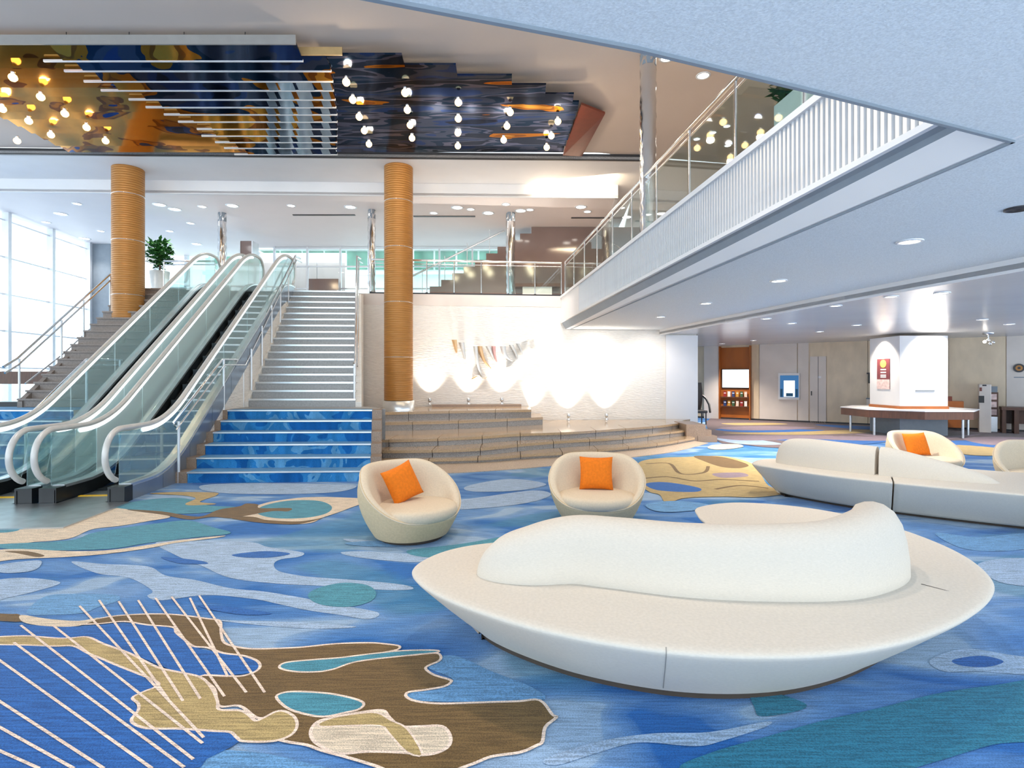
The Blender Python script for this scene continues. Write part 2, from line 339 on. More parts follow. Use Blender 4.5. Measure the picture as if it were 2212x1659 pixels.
# high ceiling, beam, rear ceiling
struct('ceiling_atrium', MB().prism([(-17, -5), (13, -5), (13, 20), (4, 20), (3.0, 13.0), (2.0, 12.72), (-17, 12.3)], 6.72, 6.85), M['ceiling'])
bf = [gz(-260, 329, 6.6), gz(1400, 345, 6.6)]; bb = [gz(-260, 383, 6.6), gz(1335, 400, 6.6)]
sof = [(-17, bf[0][1] - 0.1), (bf[1][0], bf[1][1]), (3.2, 13.2), (3.6, 19), (bb[1][0] + 0.45, 19), (bb[1][0], bb[1][1]), (-17, bb[0][1] - 0.05)]
struct('trim_5', MB().prism(sof, 6.6, 6.66), M['white'])
struct('trim_6', MB().wall((-17, bf[0][1] - 0.1), (bf[1][0], bf[1][1]), 6.58, 6.72, 0.06), M['dark'])
c2 = [(-17, bb[0][1] - 0.05), (bb[1][0], bb[1][1]), (bb[1][0] + 0.45, 19), (6, 19.2), (6, 20.2), (-9.5, 20.2), (-9.5, 21.6), (-17, 21.6)]
struct('ceiling_rear', MB().prism(c2, 6.28, 6.34), M['ceil2'])
struct('trim_7', MB().wall((-17, bb[0][1] - 0.05), (bb[1][0], bb[1][1]), 6.26, 6.62, 0.08).wall((bb[1][0], bb[1][1]), (bb[1][0] + 0.45, 19), 6.26, 6.62, 0.08), M['white'])

# ------------------------------------------------------------------ left window wall
def ww(y): return (-14.5 + (-0.105) * (y - 15.7), y)
WZ0, WZ1 = 0.0, 6.28
WN = struct('window_1', MB().wall(ww(19.6), ww(-2), WZ0, 0.12, 0.16), M['whitemetal'])
ys = [-1.2, 0.55, 2.3, 4.05, 5.8, 7.55, 9.3, 11.05, 12.8, 14.3, 15.85, 17.6, 19.4]
for i, y in enumerate(ys):
    build(MB().wall(ww(y + 0.06), ww(y - 0.06), WZ0, WZ1, 0.18), 'mullion', M['whitemetal'], WN)
for z in (0.75, 1.85, 2.9, 3.95, 5.0, 6.05):
    build(MB().wall(ww(19.4), ww(-1.2), z - 0.02, z + 0.02, 0.08), 'transom', M['whitemetal'], WN)
for i in range(len(ys) - 1):
    a, b = ww(ys[i + 1] - .06), ww(ys[i] + .06)
    build(MB().wall((a[0] - .05, a[1]), (b[0] - .05, b[1]), 0.12, WZ1, 0.01), 'pane', M['clear'], WN)
p1 = ww(19.4)
struct('wall_left', MB().box(p1[0] - 0.1, p1[0] + 0.75, 19.55, 20.2, 0, 6.28), M['grey'])
W2 = struct('window_2', MB().box(p1[0] + 1.1, -9.6, 21.4, 21.5, 0.0, 0.3), M['whitemetal'])
for x in (p1[0] + 1.1, -12.6, -11.2, -9.7): build(MB().box(x, x + 0.12, 21.35, 21.5, 0.3, 6.28), 'mullion', M['whitemetal'], W2)
for z in (2.9, 3.95, 5.0, 5.9): build(MB().box(p1[0] + 1.1, -9.6, 21.38, 21.46, z, z + 0.05), 'transom', M['whitemetal'], W2)
build(MB().box(p1[0] + 1.1, -9.6, 21.43, 21.44, 0.3, 6.28), 'pane', M['clear'], W2)
# pale panelled wall behind the escalator heads
PW = struct('wall_rear', MB().wall((-9.6, 21.0), (-6.3, 21.0), 3.8, 6.28, 0.2), M['white'])
for i in range(3): build(MB().box(-9.5 + i * 1.08, -8.46 + i * 1.08, 20.96, 21.0, 3.85, 5.9), 'panel', M['lounge'], PW)

# ================================================================== CARPET PATTERN (flat woven shapes, children of the floor)
LAY = [0.0]
def patch(pts, m, z=None, sm=6, px=True):
    P = [Vector(gz(x, y, 0.0)) if px else Vector((x, y, 0)) for x, y in pts]
    if sm > 1: P = spline(P, sm, True)
    LAY[0] += 1; zz = 0.002 + 0.00009 * LAY[0] if z is None else z
    bm = bmesh.new(); vs = [bm.verts.new((p.x, p.y, zz)) for p in P]; f = bm.faces.new(vs)
    if f.normal.z < 0 or True:
        f.normal_update()
        if f.normal.z < 0: f.normal_flip()
    bmesh.ops.triangulate(bm, faces=[f]); me = bpy.data.meshes.new('carpet_motif'); bm.to_mesh(me); bm.free(); me.materials.append(M[m])
    o = bpy.data.objects.new('carpet_motif', me); C.objects.link(o); o.parent = FL; ORG[o.name] = Vector((0, 0, 0)); return P
def outline(P, wd, m='c_line', closed=True):
    n = len(P); L, R = [], []
    for i in range(n):
        t = (P[(i + 1) % n] - P[i - 1]) if closed else (P[min(i + 1, n - 1)] - P[max(0, i - 1)])
        if t.length < 1e-6: t = Vector((1, 0, 0))
        t.normalize(); k = Vector((-t.y, t.x, 0)) * wd / 2; L.append(P[i] + k); R.append(P[i] - k)
    LAY[0] += 1; z = 0.002 + 0.00009 * LAY[0]; mb = MB()
    for i in range(n if closed else n - 1):
        j = (i + 1) % n; mb.add([(p.x, p.y, z) for p in (L[i], R[i], R[j], L[j])], [(0, 1, 2, 3)])
    build(mb, 'carpet_line', M[m], FL)
def c1(L): return [(x * 0.4973, 1000 + y * 0.4973) for x, y in L]
def c4(L): return [(860 + x * 0.6112, 1060 + y * 0.6112) for x, y in L]
# pale streaks and teal pools
patch(c1([(680, 345), (900, 340), (1090, 345), (1160, 365), (1260, 380), (1320, 392), (1300, 408), (1220, 420), (1190, 440), (1210, 470), (1300, 490), (1400, 500), (1550, 510), (1750, 530), (1790, 550), (1650, 552), (1400, 535), (1200, 525), (1000, 500), (880, 450), (760, 400)]), 'c_light')
patch(c1([(310, 430), (450, 440), (640, 450), (720, 490), (850, 510), (1000, 545), (1150, 560), (1330, 590), (1450, 615), (1640, 650), (1600, 680), (1480, 662), (1330, 640), (1200, 612), (1100, 592), (900, 575), (700, 598), (640, 580), (660, 555), (560, 500), (420, 480)]), 'c_light')
patch(c1([(120, 640), (200, 580), (330, 570), (500, 575), (512, 600), (420, 630), (350, 655), (150, 662)]), 'c_mid')
patch(c1([(840, 672), (1000, 685), (1250, 692), (1545, 712), (1400, 722), (1200, 712), (1020, 695)]), 'c_light')
patch(c1([(-40, 520), (100, 500), (262, 520), (150, 560), (40, 585), (-40, 600)]), 'c_light')
patch(c1([(1480, 390), (1600, 385), (1800, 395), (2010, 378), (1900, 420), (1780, 432), (1560, 412)]), 'c_light')
patch(c1([(1500, 330), (1700, 345), (1780, 352), (1650, 358), (1530, 345)]), 'c_light')
patch(c1([(0, 840), (110, 850), (150, 930), (130, 1000), (60, 1030), (0, 1010), (-60, 930)]), 'c_mid')
patch(c4([(520, 950), (700, 890), (900, 860), (1100, 855), (1300, 818), (1302, 835), (1150, 885), (1050, 905), (850, 892), (700, 930), (560, 972)]), 'c_light')
patch(c4([(1000, 990), (1100, 930), (1300, 872), (1500, 815), (1700, 770), (1900, 720), (2100, 690), (2300, 675), (2300, 860), (2100, 900), (1900, 960), (1700, 1010), (1300, 1040)]), 'c_deepteal')
patch(c4([(1880, 600), (2000, 560), (2150, 580), (2260, 600), (2260, 650), (2050, 640), (1930, 640)]), 'c_light')
patch(c4([(1960, 600), (2060, 585), (2140, 605), (2080, 625), (1990, 620)]), 'c_royal')
patch(c4([(100, 600), (200, 585), (330, 640), (480, 700), (500, 745), (200, 748), (60, 742), (25, 722), (170, 690), (190, 665), (110, 630)]), 'c_mid')
patch(c4([(1900, 150), (2050, 165), (2240, 150), (2240, 200), (2100, 215), (1980, 200)]), 'c_mid')
patch(c4([(2050, 260), (2150, 240), (2260, 250), (2260, 330), (2150, 330), (2080, 300)]), 'c_light')
patch(c4([(1250, 700), (1420, 745), (1430, 775), (1290, 800), (1260, 770)]), 'c_deepteal')
patch([(665, 1288), (685, 1272), (738, 1260), (790, 1264), (812, 1280), (800, 1300), (750, 1312), (690, 1306)], 'c_teal')
patch([(440, 1048), (560, 1044), (700, 1046), (770, 1050), (720, 1064), (560, 1068), (450, 1062)], 'c_light')
patch([(900, 1085), (1010, 1078), (1150, 1060), (1190, 1070), (1120, 1090), (960, 1102)], 'c_light')
patch([(1010, 1050), (1100, 1035), (1180, 1046), (1120, 1060), (1020, 1062)], 'c_light')
patch([(880, 1190), (1000, 1175), (1150, 1150), (1200, 1160), (1050, 1190), (930, 1205)], 'c_teal')
for pts in ([(1010, 400), (1150, 385), (1260, 395), (1180, 412), (1060, 412)], [(860, 620), (1000, 628), (1180, 655), (1060, 662), (920, 640)], [(700, 410), (860, 425), (900, 440), (780, 438)]): patch(c1(pts), 'c_royal')
for pts in ([(20, 440), (160, 425), (180, 440), (140, 470), (20, 480), (-40, 460)], [(560, 1290), (800, 1250), (1100, 1260), (1300, 1300), (1400, 1345), (600, 1345)], [(1500, 350), (1640, 340), (1800, 352), (1700, 366), (1560, 362)]): patch(c1(pts), 'c_mid' if pts[0][0] != 20 else 'c_light')
# far cream islands in front of the escalators
P = patch(c1([(-40, 210), (150, 212), (300, 210), (480, 195), (620, 215), (740, 235), (640, 255), (520, 275), (400, 290), (300, 330), (150, 345), (-40, 352)]), 'c_cream')
patch(c1([(-40, 240), (120, 234), (262, 236), (180, 246), (0, 252)]), 'c_teal'); patch(c1([(-40, 285), (30, 280), (85, 292), (30, 304), (-40, 302)]), 'c_teal')
patch(c1([(-40, 358), (300, 338), (420, 302), (700, 262), (820, 252), (920, 280), (1000, 308), (800, 330), (640, 350), (480, 375), (250, 382), (60, 378)]), 'c_teal')
patch(c1([(970, 318), (800, 335), (700, 350), (480, 380), (300, 385), (100, 376), (-40, 385), (-40, 430), (80, 420), (300, 410), (480, 395), (660, 370), (760, 350), (940, 327)]), 'c_cream')
patch(c1([(20, 386), (120, 386), (192, 404), (160, 411), (80, 396)]), 'c_brown')
patch(c1([(490, 190), (650, 160), (800, 155), (900, 185), (1040, 195), (900, 217), (740, 222), (600, 207)]), 'c_teal')
patch(c1([(650, 135), (740, 128), (930, 130), (940, 142), (890, 160), (870, 172), (940, 180), (830, 186), (806, 178), (850, 155), (790, 142)]), 'c_tan')
patch(c1([(1120, 186), (1200, 166), (1350, 150), (1560, 155), (1600, 170), (1540, 190), (1460, 220), (1400, 240), (1350, 262), (1250, 268), (1140, 260), (1010, 244), (1020, 226)]), 'c_cream')
patch(c1([(1140, 190), (1250, 166), (1380, 166), (1440, 190), (1420, 220), (1330, 240), (1200, 242), (1120, 222)]), 'c_teal')
patch(c1([(550, 205), (700, 212), (860, 235), (950, 205), (1040, 190), (1070, 178), (1120, 182), (1130, 198), (1260, 198), (1250, 212), (1180, 212), (1050, 235), (1000, 242), (920, 236), (820, 247), (700, 226)]), 'c_brown')
patch(c1([(1010, 236), (1100, 236), (1160, 250), (1300, 256), (1400, 241), (1300, 267), (1150, 263), (1020, 246)]), 'c_brown')
# near brown island with cream outline
patch(c1([(-60, 700), (90, 705), (340, 715), (540, 700), (760, 725), (840, 800), (970, 830), (1110, 860), (1130, 885), (1110, 910), (980, 930), (860, 935), (760, 910), (560, 830), (380, 790), (240, 800), (-60, 795)]), 'c_royal', sm=3)
patch(c1([(-60, 800), (240, 805), (320, 805), (430, 855), (600, 925), (690, 972), (620, 1000), (575, 1025), (600, 1080), (570, 1125), (620, 1155), (780, 1165), (930, 1172), (1000, 1180), (1040, 1215), (900, 1290), (780, 1340), (-60, 1345)]), 'c_royal', sm=3)
brown = c1([(340, 702), (470, 672), (620, 660), (760, 662), (900, 680), (955, 690), (960, 740), (975, 785), (1040, 805), (1120, 812), (1300, 805), (1450, 790), (1600, 785), (1690, 792), (1735, 800), (1725, 815), (1660, 830), (1660, 842), (1780, 840), (1890, 830), (1915, 845), (1905, 865), (1860, 885), (1850, 900), (1885, 925), (1950, 945), (1960, 955), (1930, 975), (1850, 990), (1775, 1000), (1765, 1020), (1810, 1040), (1920, 1050), (2100, 1045), (2250, 1040)]) + \
    [(1166, 1515), (1193, 1546), (1202, 1552), (1178, 1573), (1172, 1604), (1159, 1613), (1123, 1628), (1062, 1637), (1013, 1656), (900, 1690)] + \
    c1([(1640, 1325), (1500, 1282), (1400, 1255), (1330, 1230), (1240, 1215), (1180, 1190), (1160, 1120), (1110, 1110), (1040, 1060), (950, 1060), (930, 985), (870, 930), (980, 930), (1050, 930), (1110, 910), (1130, 885), (1110, 860), (1050, 840), (970, 830), (900, 806), (840, 800), (800, 770), (765, 740), (750, 717), (640, 707), (540, 692), (430, 702)])
P = patch(brown, 'c_brown', sm=4); outline(P, 0.016)
P = patch(c1([(-60, 658), (40, 660), (85, 662), (95, 692), (0, 690), (-60, 688)]), 'c_brown', sm=3)
P = patch(c1([(92, 664), (200, 680), (340, 690), (430, 676), (340, 712), (200, 713), (100, 695)]), 'c_cream', sm=4)
tan = c1([(-60, 765), (100, 755), (240, 765), (300, 765), (380, 760), (450, 790), (560, 830), (680, 890), (760, 910), (870, 935), (920, 985), (945, 1040), (952, 1076), (1040, 1080), (1080, 1100), (1110, 1125), (1150, 1110), (1200, 1085), (1240, 1085), (1280, 1110), (1290, 1150), (1260, 1190), (1180, 1215), (1060, 1215), (1030, 1200), (1000, 1175), (930, 1170), (780, 1160), (700, 1160), (620, 1155), (570, 1125), (600, 1080), (600, 1050), (575, 1025), (620, 1000), (690, 970), (660, 945), (600, 920), (500, 880), (430, 850), (380, 830), (320, 800), (240, 800), (100, 795), (-60, 790)])
P = patch(tan, 'c_tan', sm=4); outline(P, 0.014)
P = patch(c1([(1215, 885), (1250, 870), (1350, 860), (1480, 850), (1600, 835), (1750, 820), (1890, 818), (1895, 828), (1780, 840), (1600, 860), (1520, 875), (1450, 900), (1380, 912), (1290, 912), (1225, 900)]), 'c_teal', sm=4); outline(P, 0.014)
P = patch(c1([(1200, 1020), (1250, 1000), (1350, 1000), (1450, 1010), (1540, 1030), (1580, 1050), (1560, 1075), (1500, 1090), (1400, 1108), (1300, 1090), (1240, 1065)]), 'c_teal', sm=4); outline(P, 0.014)
P = patch(c1([(1350, 1170), (1380, 1130), (1450, 1110), (1560, 1090), (1660, 1080), (1690, 1110), (1740, 1150), (1830, 1150), (1920, 1150), (1955, 1190), (1950, 1235), (1900, 1265), (1830, 1275), (1760, 1265), (1600, 1260), (1470, 1270), (1400, 1240), (1360, 1210)]), 'c_cream', sm=4); outline(P, 0.016)
P = patch(c1([(1385, 1138), (1450, 1112), (1560, 1094), (1640, 1092), (1700, 1125), (1770, 1162), (1835, 1272), (1765, 1262), (1690, 1182), (1650, 1148), (1500, 1148), (1400, 1152)]), 'c_tan', sm=3); outline(P, 0.01)
for a, b in (((865, 580), (1150, 1003)), ((825, 590), (990, 935)), ((745, 585), (1070, 1003)), ((675, 590), (975, 1020)), ((600, 600), (870, 1030)), ((515, 605), (795, 1040)), ((430, 600), (735, 1040)), ((345, 625), (885, 1200)),
             ((230, 710), (880, 1225)), ((90, 710), (840, 1295)), ((60, 785), (800, 1330)), ((-20, 850), (660, 1335)), ((-20, 1030), (450, 1335)), ((-20, 1145), (320, 1335)), ((-20, 1250), (170, 1335))):
    pa, pb = Vector(gz(*c1([a])[0], 0)), Vector(gz(*c1([b])[0], 0))
    outline([pa.lerp(pb, k / 4) for k in range(5)], 0.013, closed=False)
# tan island by the second sofa and the stage
patch([(1380, 1000), (1430, 990), (1480, 988), (1560, 986), (1620, 1000), (1640, 1020), (1660, 1050), (1700, 1065), (1640, 1075), (1560, 1074), (1480, 1077), (1440, 1088), (1425, 1070), (1400, 1062), (1380, 1040)], 'c_tan')
patch([(1500, 986), (1560, 988), (1615, 1004), (1600, 1012), (1560, 1010), (1520, 997)], 'c_brown')
patch([(1395, 1046), (1440, 1043), (1510, 1055), (1500, 1064), (1420, 1060)], 'c_royal')
patch([(1540, 1024), (1600, 1022), (1615, 1030), (1560, 1033)], 'c_mauve')
for L_ in ([(1380, 1036), (1440, 1031), (1500, 1040), (1560, 1037), (1640, 1041)], [(1395, 1003), (1445, 1002), (1470, 1024), (1520, 1022), (1530, 1008)], [(1545, 1058), (1600, 1050), (1660, 1056)]):
    outline(spline([gz(x, y, 0) for x, y in L_], 6), 0.06, 'c_brown', closed=False)
patch([(1395, 1092), (1440, 1084), (1500, 1086), (1540, 1096), (1480, 1106), (1420, 1106)], 'c_mid')
# far floor bands in the lounge
patch([(1536, 903), (1700, 906), (1900, 912), (2280, 925), (2280, 990), (2060, 968), (1900, 956), (1760, 962), (1680, 968), (1600, 960), (1545, 950)], 'c_far', sm=3)
for pts, m in (([(1545, 928), (1640, 926), (1780, 930), (1700, 934), (1600, 934)], 'c_royal'), ([(1640, 946), (1760, 945), (1900, 950), (1800, 956), (1700, 953)], 'c_royal'), ([(1760, 918), (1860, 921), (1960, 927), (1860, 928)], 'c_royal'),
               ([(2010, 956), (2120, 952), (2260, 962), (2260, 975), (2120, 968)], 'c_royal'), ([(1545, 948), (1600, 946), (1690, 960), (1600, 960)], 'c_light')): patch(pts, m)
for pts, m in (([(1550, 925), (1640, 921), (1760, 924), (1700, 929), (1600, 930)], 'c_mauve'), ([(1560, 936), (1700, 934), (1860, 929), (1900, 934), (1720, 940)], 'c_tan'),
               ([(1545, 944), (1640, 941), (1800, 942), (1700, 950), (1600, 952)], 'c_mauve'), ([(1560, 915), (1660, 914), (1700, 917), (1600, 919)], 'c_tan'),
               ([(1700, 957), (1800, 950), (1930, 952), (1850, 962), (1760, 964)], 'c_royal'), ([(2080, 948), (2150, 944), (2240, 948), (2240, 958), (2140, 962)], 'c_mauve'),
               ([(1540, 962), (1590, 960), (1605, 966), (1560, 972), (1530, 969)], 'c_cream'), ([(2060, 962), (2180, 972), (2150, 985), (2070, 980)], 'c_tan'),
               ([(1700, 944), (1830, 943), (1960, 948), (1900, 953), (1780, 950)], 'c_mauve'), ([(1850, 938), (2000, 945), (2120, 938), (2010, 953), (1900, 946)], 'c_mauve')):
    patch(pts, m)

# ================================================================== STAGE
def lipline(pts, z): return [gz(x, y, z)[:2] for x, y in pts]
stage = thing('stone_stage', 'low curved granite stage in front of the white stone wall', 'stage', (1.0, 12.5, 0))
S1 = [(-3.2, lipline([(824, 950)], .42)[0][1] - 0.05)] + lipline([(824, 950), (922, 948), (1027, 943.5), (1122, 937), (1235, 933), (1339, 926), (1430, 919), (1482, 911)], 0.42)
S2 = [(-3.2, lipline([(826, 973)], .28)[0][1])] + lipline([(826, 973), (938, 972), (1038, 968), (1140, 958), (1235, 951), (1339, 945), (1430, 935), (1491, 928)], 0.28)
S3 = [(-3.2, lipline([(826, 993)], .14)[0][1])] + lipline([(826, 993), (903, 992), (1050, 988), (1140, 981), (1235, 976), (1339, 966), (1430, 957), (1501, 945)], 0.14)
S4 = [(-2.4, lipline([(860, 1025)], .01)[0][1])] + lipline([(960, 1022), (1084, 1015), (1191, 1006), (1387, 985), (1463, 974), (1530, 957)], 0.01)
def smooth2(L): return [(p.x, p.y) for p in spline([(a, b, 0) for a, b in L], 4)]
def stones(line, z0, z1, depth, name, mt, n):
    L = smooth2(line); tot = [0]
    for i in range(1, len(L)): tot.append(tot[-1] + math.hypot(L[i][0] - L[i - 1][0], L[i][1] - L[i - 1][1]))
    def at(s):
        for i in range(1, len(L)):
            if tot[i] >= s - 1e-9:
                k = (s - tot[i - 1]) / max(1e-9, tot[i] - tot[i - 1]); return (L[i - 1][0] + (L[i][0] - L[i - 1][0]) * k, L[i - 1][1] + (L[i][1] - L[i - 1][1]) * k)
        return L[-1]
    for k in range(n):
        s0, s1 = tot[-1] * k / n + 0.006, tot[-1] * (k + 1) / n - 0.006; q_ = [at(s0 + (s1 - s0) * j / 4) for j in range(5)]
        mb = MB(); zt = z1
        lo = q_ + [(x, y + depth) for x, y in q_[::-1]]
        mb.prism(lo, zt - 0.05, zt)                                # slab with a small overhang
        build(mb, name, mt, stage); mb = MB()
        mb.prism([(x, y + 0.035) for x, y in q_] + [(x, y + depth) for x, y in q_[::-1]], z0, zt - 0.05)
        build(mb, 'riser_stone', M['risergranite'], stage)
stones(S1, 0.28, 0.42, 0.9, 'step_stone', M['polgranite'], 10)
stones(S2, 0.14, 0.28, 0.9, 'step_stone', M['polgranite'], 10)
stones(S3, 0.0, 0.14, 0.9, 'step_stone', M['polgranite'], 10)
top = smooth2(S1); top = [(x, y + 0.4) for x, y in top] + [(5.0, wx(5.0) - .02), (-4.0, wx(-4.0) - .02), (-4.0, 11.0)]
build(MB().prism(top, 0.0, 0.415), 'stage_floor', M['polgranite'], stage)
ap = smooth2(S4); inner = smooth2(S3); m_ = MB(); n_ = len(ap)
for k in range(10):
    i0, i1 = int(k * (n_ - 1) / 10), int((k + 1) * (n_ - 1) / 10); j0, j1 = int(k * (len(inner) - 1) / 10), int((k + 1) * (len(inner) - 1) / 10)
    o_ = ap[i0:i1 + 1]; i_ = inner[j0:j1 + 1]
    mb = MB(); pts = [(x, y, 0.012) for x, y in o_] + [(x, y + 0.06, 0.05) for x, y in i_[::-1]]
    mb.add(pts + [(x, y, -0.01) for x, y, z in pts], [tuple(range(len(pts)))] + [(i, i + len(pts), (i + 1) % len(pts) + len(pts), (i + 1) % len(pts)) for i in range(len(pts))])
    build(mb, 'apron_stone', M['apron'], stage, fix=True)
# corner end block of the stage
for (x, y, z, s) in ((1487, 918, 0.0, .42), (1500, 930, 0.0, .28), (1512, 943, 0.0, .14)):
    p = gz(x, y, s); build(MB().box(p[0] - 0.05, p[0] + 0.42, p[1] + 0.0, p[1] + 1.0, 0.0, s + 0.012), 'end_stone', M['granite'], stage)
# raised platform at the foot of the column
plat = thing('stone_platform', 'raised granite platform with two steps at the foot of the gold column', 'platform', (-1.5, 13.6, 0.415))
def plat_slab(pts, z0, z1, n):
    L = lipline(pts, z1); L = [(p.x, p.y) for p in spline([(a, b, 0) for a, b in L], 6)]; m = len(L) - 1
    for k in range(n):
        i0, i1 = int(k * m / n), int((k + 1) * m / n); q_ = L[i0:i1 + 1]
        q_[0] = (q_[0][0] + .005, q_[0][1]); q_[-1] = (q_[-1][0] - .005, q_[-1][1])
        mb = MB().prism(q_ + [(x, wx(x) - 0.02) for x, y in q_[::-1]], z1 - 0.06, z1)
        build(mb, 'step_stone', M['polgranite'], plat); mb = MB()
        mb.prism([(x, y + .03) for x, y in q_] + [(x, wx(x) - 0.02) for x, y in q_[::-1]], z0, z1 - 0.06)
        build(mb, 'riser_stone', M['risergranite'], plat)
plat_slab([(775, 892), (810, 891), (970, 887.5), (1148, 884.6)], 0.6, 0.80, 6)
plat_slab([(770, 914), (810, 913), (990, 909), (1173, 901)], 0.415, 0.6, 6)
kb = MB()
kb.wall((-2.1, wx(-2.1) - 0.3), (0.25, wx(.25) - 0.3), 0.80, 0.86, 0.28); build(kb, 'light_trough', M['granite'], plat)

# wall uplights (lamps standing at the wall foot) 
for i, (px, zz) in enumerate(((928, 0.86), (1012, 0.86), (1084, 0.86), (1148, 0.42), (1228, 0.42), (1310, 0.42))):
    d = wx((px - CX) / F * 15.2) - 0.16; x = (px - CX) / F * d
    o = thing('uplight', ('small metal wall-washer lamp on the stone trough, ' + ('nearest the gold column', 'second from the gold column', 'third from the gold column')[i]) if i < 3 else
              'small wall-washer lamp on the stage floor, ' + ('first past the platform steps', 'second past the platform steps', 'last one towards the lounge')[i - 3], 'lamp', (x, d, zz), 'uplights along the stone wall')
    build(MB().lathe((x, d, zz), [(0.05, 0), (0.05, 0.02), (0.025, 0.03), (0.025, 0.07), (0.042, 0.09), (0.045, 0.17), (0.036, 0.17), (0.036, 0.15)], 14), 'housing', M['steel'], o)
    lamp('uplight_lamp', 'SPOT', (x, d - 0.08, zz + 0.18), 105, (1, 0.90, 0.78), (x, d + 0.16, zz + 1.05), 0.05, 88, 1.0)
# wall sculpture: curved metal fins
sc = thing('wall_sculpture', 'line of curved white and copper metal fins mounted on the white stone wall', 'sculpture', gy(1060, 770, wx(-0.5) - 0.02))
def fin(pts, wd, m):
    P = [Vector(gy(x, y, wx((x - CX) / F * 15.1) - 0.10)) for x, y in pts]; P = spline(P, 6); n = len(P); mb = MB(); R = []
    for i, p in enumerate(P):
        k = i / (n - 1); h = wd * (1 - 0.75 * k) / 2; R.append([p + Vector((-h, 0.0, 0)), p + Vector((h, -0.03, 0)), p + Vector((h, 0.03, 0)), p + Vector((-h * .6, 0.09, 0))])
    mb.rings(R); build(mb, 'fin', m, sc)
M['copper'] = mat('pale copper fin', rgb(205, 170, 128), 0.35, 0.5, vary=0.08); M['finwhite'] = mat('white fin', rgb(196, 198, 198), 0.4, 0.3, vary=0.05); M['finpink'] = mat('rose fin', rgb(206, 160, 156), 0.4, 0.3, vary=0.05)
fin([(981, 734), (984, 750), (986, 762)], 0.14, M['copper']); fin([(997, 740), (1001, 760), (1004, 776)], 0.16, M['finwhite']); fin([(1027, 748), (1030, 775), (1036, 800), (1042, 818)], 0.12, M['finwhite'])
fin([(1035, 748), (1040, 765), (1048, 782), (1060, 796)], 0.16, M['copper']); fin([(1054, 748), (1060, 762), (1068, 780)], 0.14, M['finwhite']); fin([(1066, 748), (1068, 765), (1073, 782)], 0.12, M['finpink'])
fin([(1086, 748), (1090, 765), (1100, 776), (1108, 780)], 0.16, M['finwhite']); fin([(1104, 745), (1112, 760), (1117, 774), (1110, 782)], 0.12, M['finwhite']); fin([(1118, 742), (1124, 754), (1128, 766)], 0.10, M['finwhite'])
fin([(1128, 738), (1134, 736), (1140, 733)], 0.08, M['finwhite']); fin([(1146, 734), (1150, 733), (1154, 732)], 0.08, M['finwhite']); fin([(1020, 819), (1032, 812), (1044, 818), (1052, 814)], 0.08, M['copper'])
fin([(1094, 797), (1102, 793), (1108, 788)], 0.07, M['finwhite'])

# ================================================================== COLUMNS
def gold_column(px, d, base, label, r=0.34, top=6.6):
    x = (px - CX) / F * d; o = thing('column', label, 'column', (x, d, base), 'gold columns')
    zt = top; zb = base + 0.22; k = 0
    segs = [zb, base + 1.25, base + 2.55, base + 3.85, base + 4.95, zt] if zt - base > 5 else [zb, zt]
    for i in range(len(segs) - 1):
        prof = []; z0, z1 = segs[i] + 0.012, segs[i + 1]; n = max(8, int((z1 - z0) / 0.05))
        for j in range(n):
            a, b = z0 + (z1 - z0) * j / n, z0 + (z1 - z0) * (j + 1) / n
            prof += [(r - 0.006, a), (r, a + 0.008), (r, b - 0.008), (r - 0.006, b)]
        build(MB().lathe((x, d, 0), prof, 40), 'column_drum', M['gold'], o)
        if i: build(MB().lathe((x, d, 0), [(r - 0.01, segs[i] - 0.002), (r + 0.004, segs[i]), (r + 0.004, segs[i] + 0.01), (r - 0.01, segs[i] + 0.012)], 40), 'joint_ring', M['chrome'], o)
    build(MB().lathe((x, d, 0), [(r + 0.03, base), (r + 0.03, zb), (r - 0.02, zb + 0.005)], 40), 'base', M['alu'], o)
    return o
gold_column(861, 13.3, 0.80, 'ribbed gold column with steel foot standing on the stone platform beside the grey stair')
gold_column(277, 13.4, 0.99, 'ribbed gold column rising through the brown stair beside the windows')
def chrome_column(px, d, z0, z1, r, label):
    x = (px - CX) / F * d; o = thing('mirror_column', label, 'column', (x, d, z0), 'mirror-clad columns')
    n = 18; prof = []; k = max(4, int((z1 - z0) / 0.42)); R = []
    for j in range(k * 6 + 1):
        z = z0 + (z1 - z0) * j / (k * 6); R.append([(x + (r + 0.01 * math.sin(j * 2.1 + q_ * 1.7) * (1 if q_ % 2 else -1)) * math.cos(2 * PI * q_ / n), d + (r + 0.01 * math.sin(j * 1.3 + q_ * 2.3)) * math.sin(2 * PI * q_ / n), z) for q_ in range(n)])
    build(MB().rings(R), 'shaft', M['chrome'], o)
    build(MB().lathe((x, d, z1 - 0.25), [(r * 1.02, 0), (r * 1.02, 0.25)], 18), 'collar', M['grey'], o)
chrome_column(1400, 8.75, 3.8, 6.72, 0.125, 'tall mirror-clad column behind the sloping balcony handrail')
chrome_column(480, 15.9, 3.8, 6.28, 0.11, 'slim mirror-clad column behind the head of the outer escalator')
chrome_column(803, 15.6, 3.8, 6.28, 0.10, 'slim mirror-clad column at the head of the grey stair')
chrome_column(1103, 15.9, 3.8, 6.28, 0.13, 'slim mirror-clad column behind the glass railing above the stone wall')
o = thing('panelled_pillar', 'square grey panelled pillar on the upper floor behind the escalators', 'pillar', gy(538, 560, 18.0))
pp = gy(538, 560, 18.0); build(MB().box(pp[0] - .19, pp[0] + .19, 17.8, 18.2, 3.8, 5.95), 'shaft', M['taupe'], o)
for s in (-1, 1): build(MB().box(pp[0] + s * .2 - .02, pp[0] + s * .2 + .02, 17.78, 18.22, 3.8, 5.95), 'edge_strip', M['alu'], o)

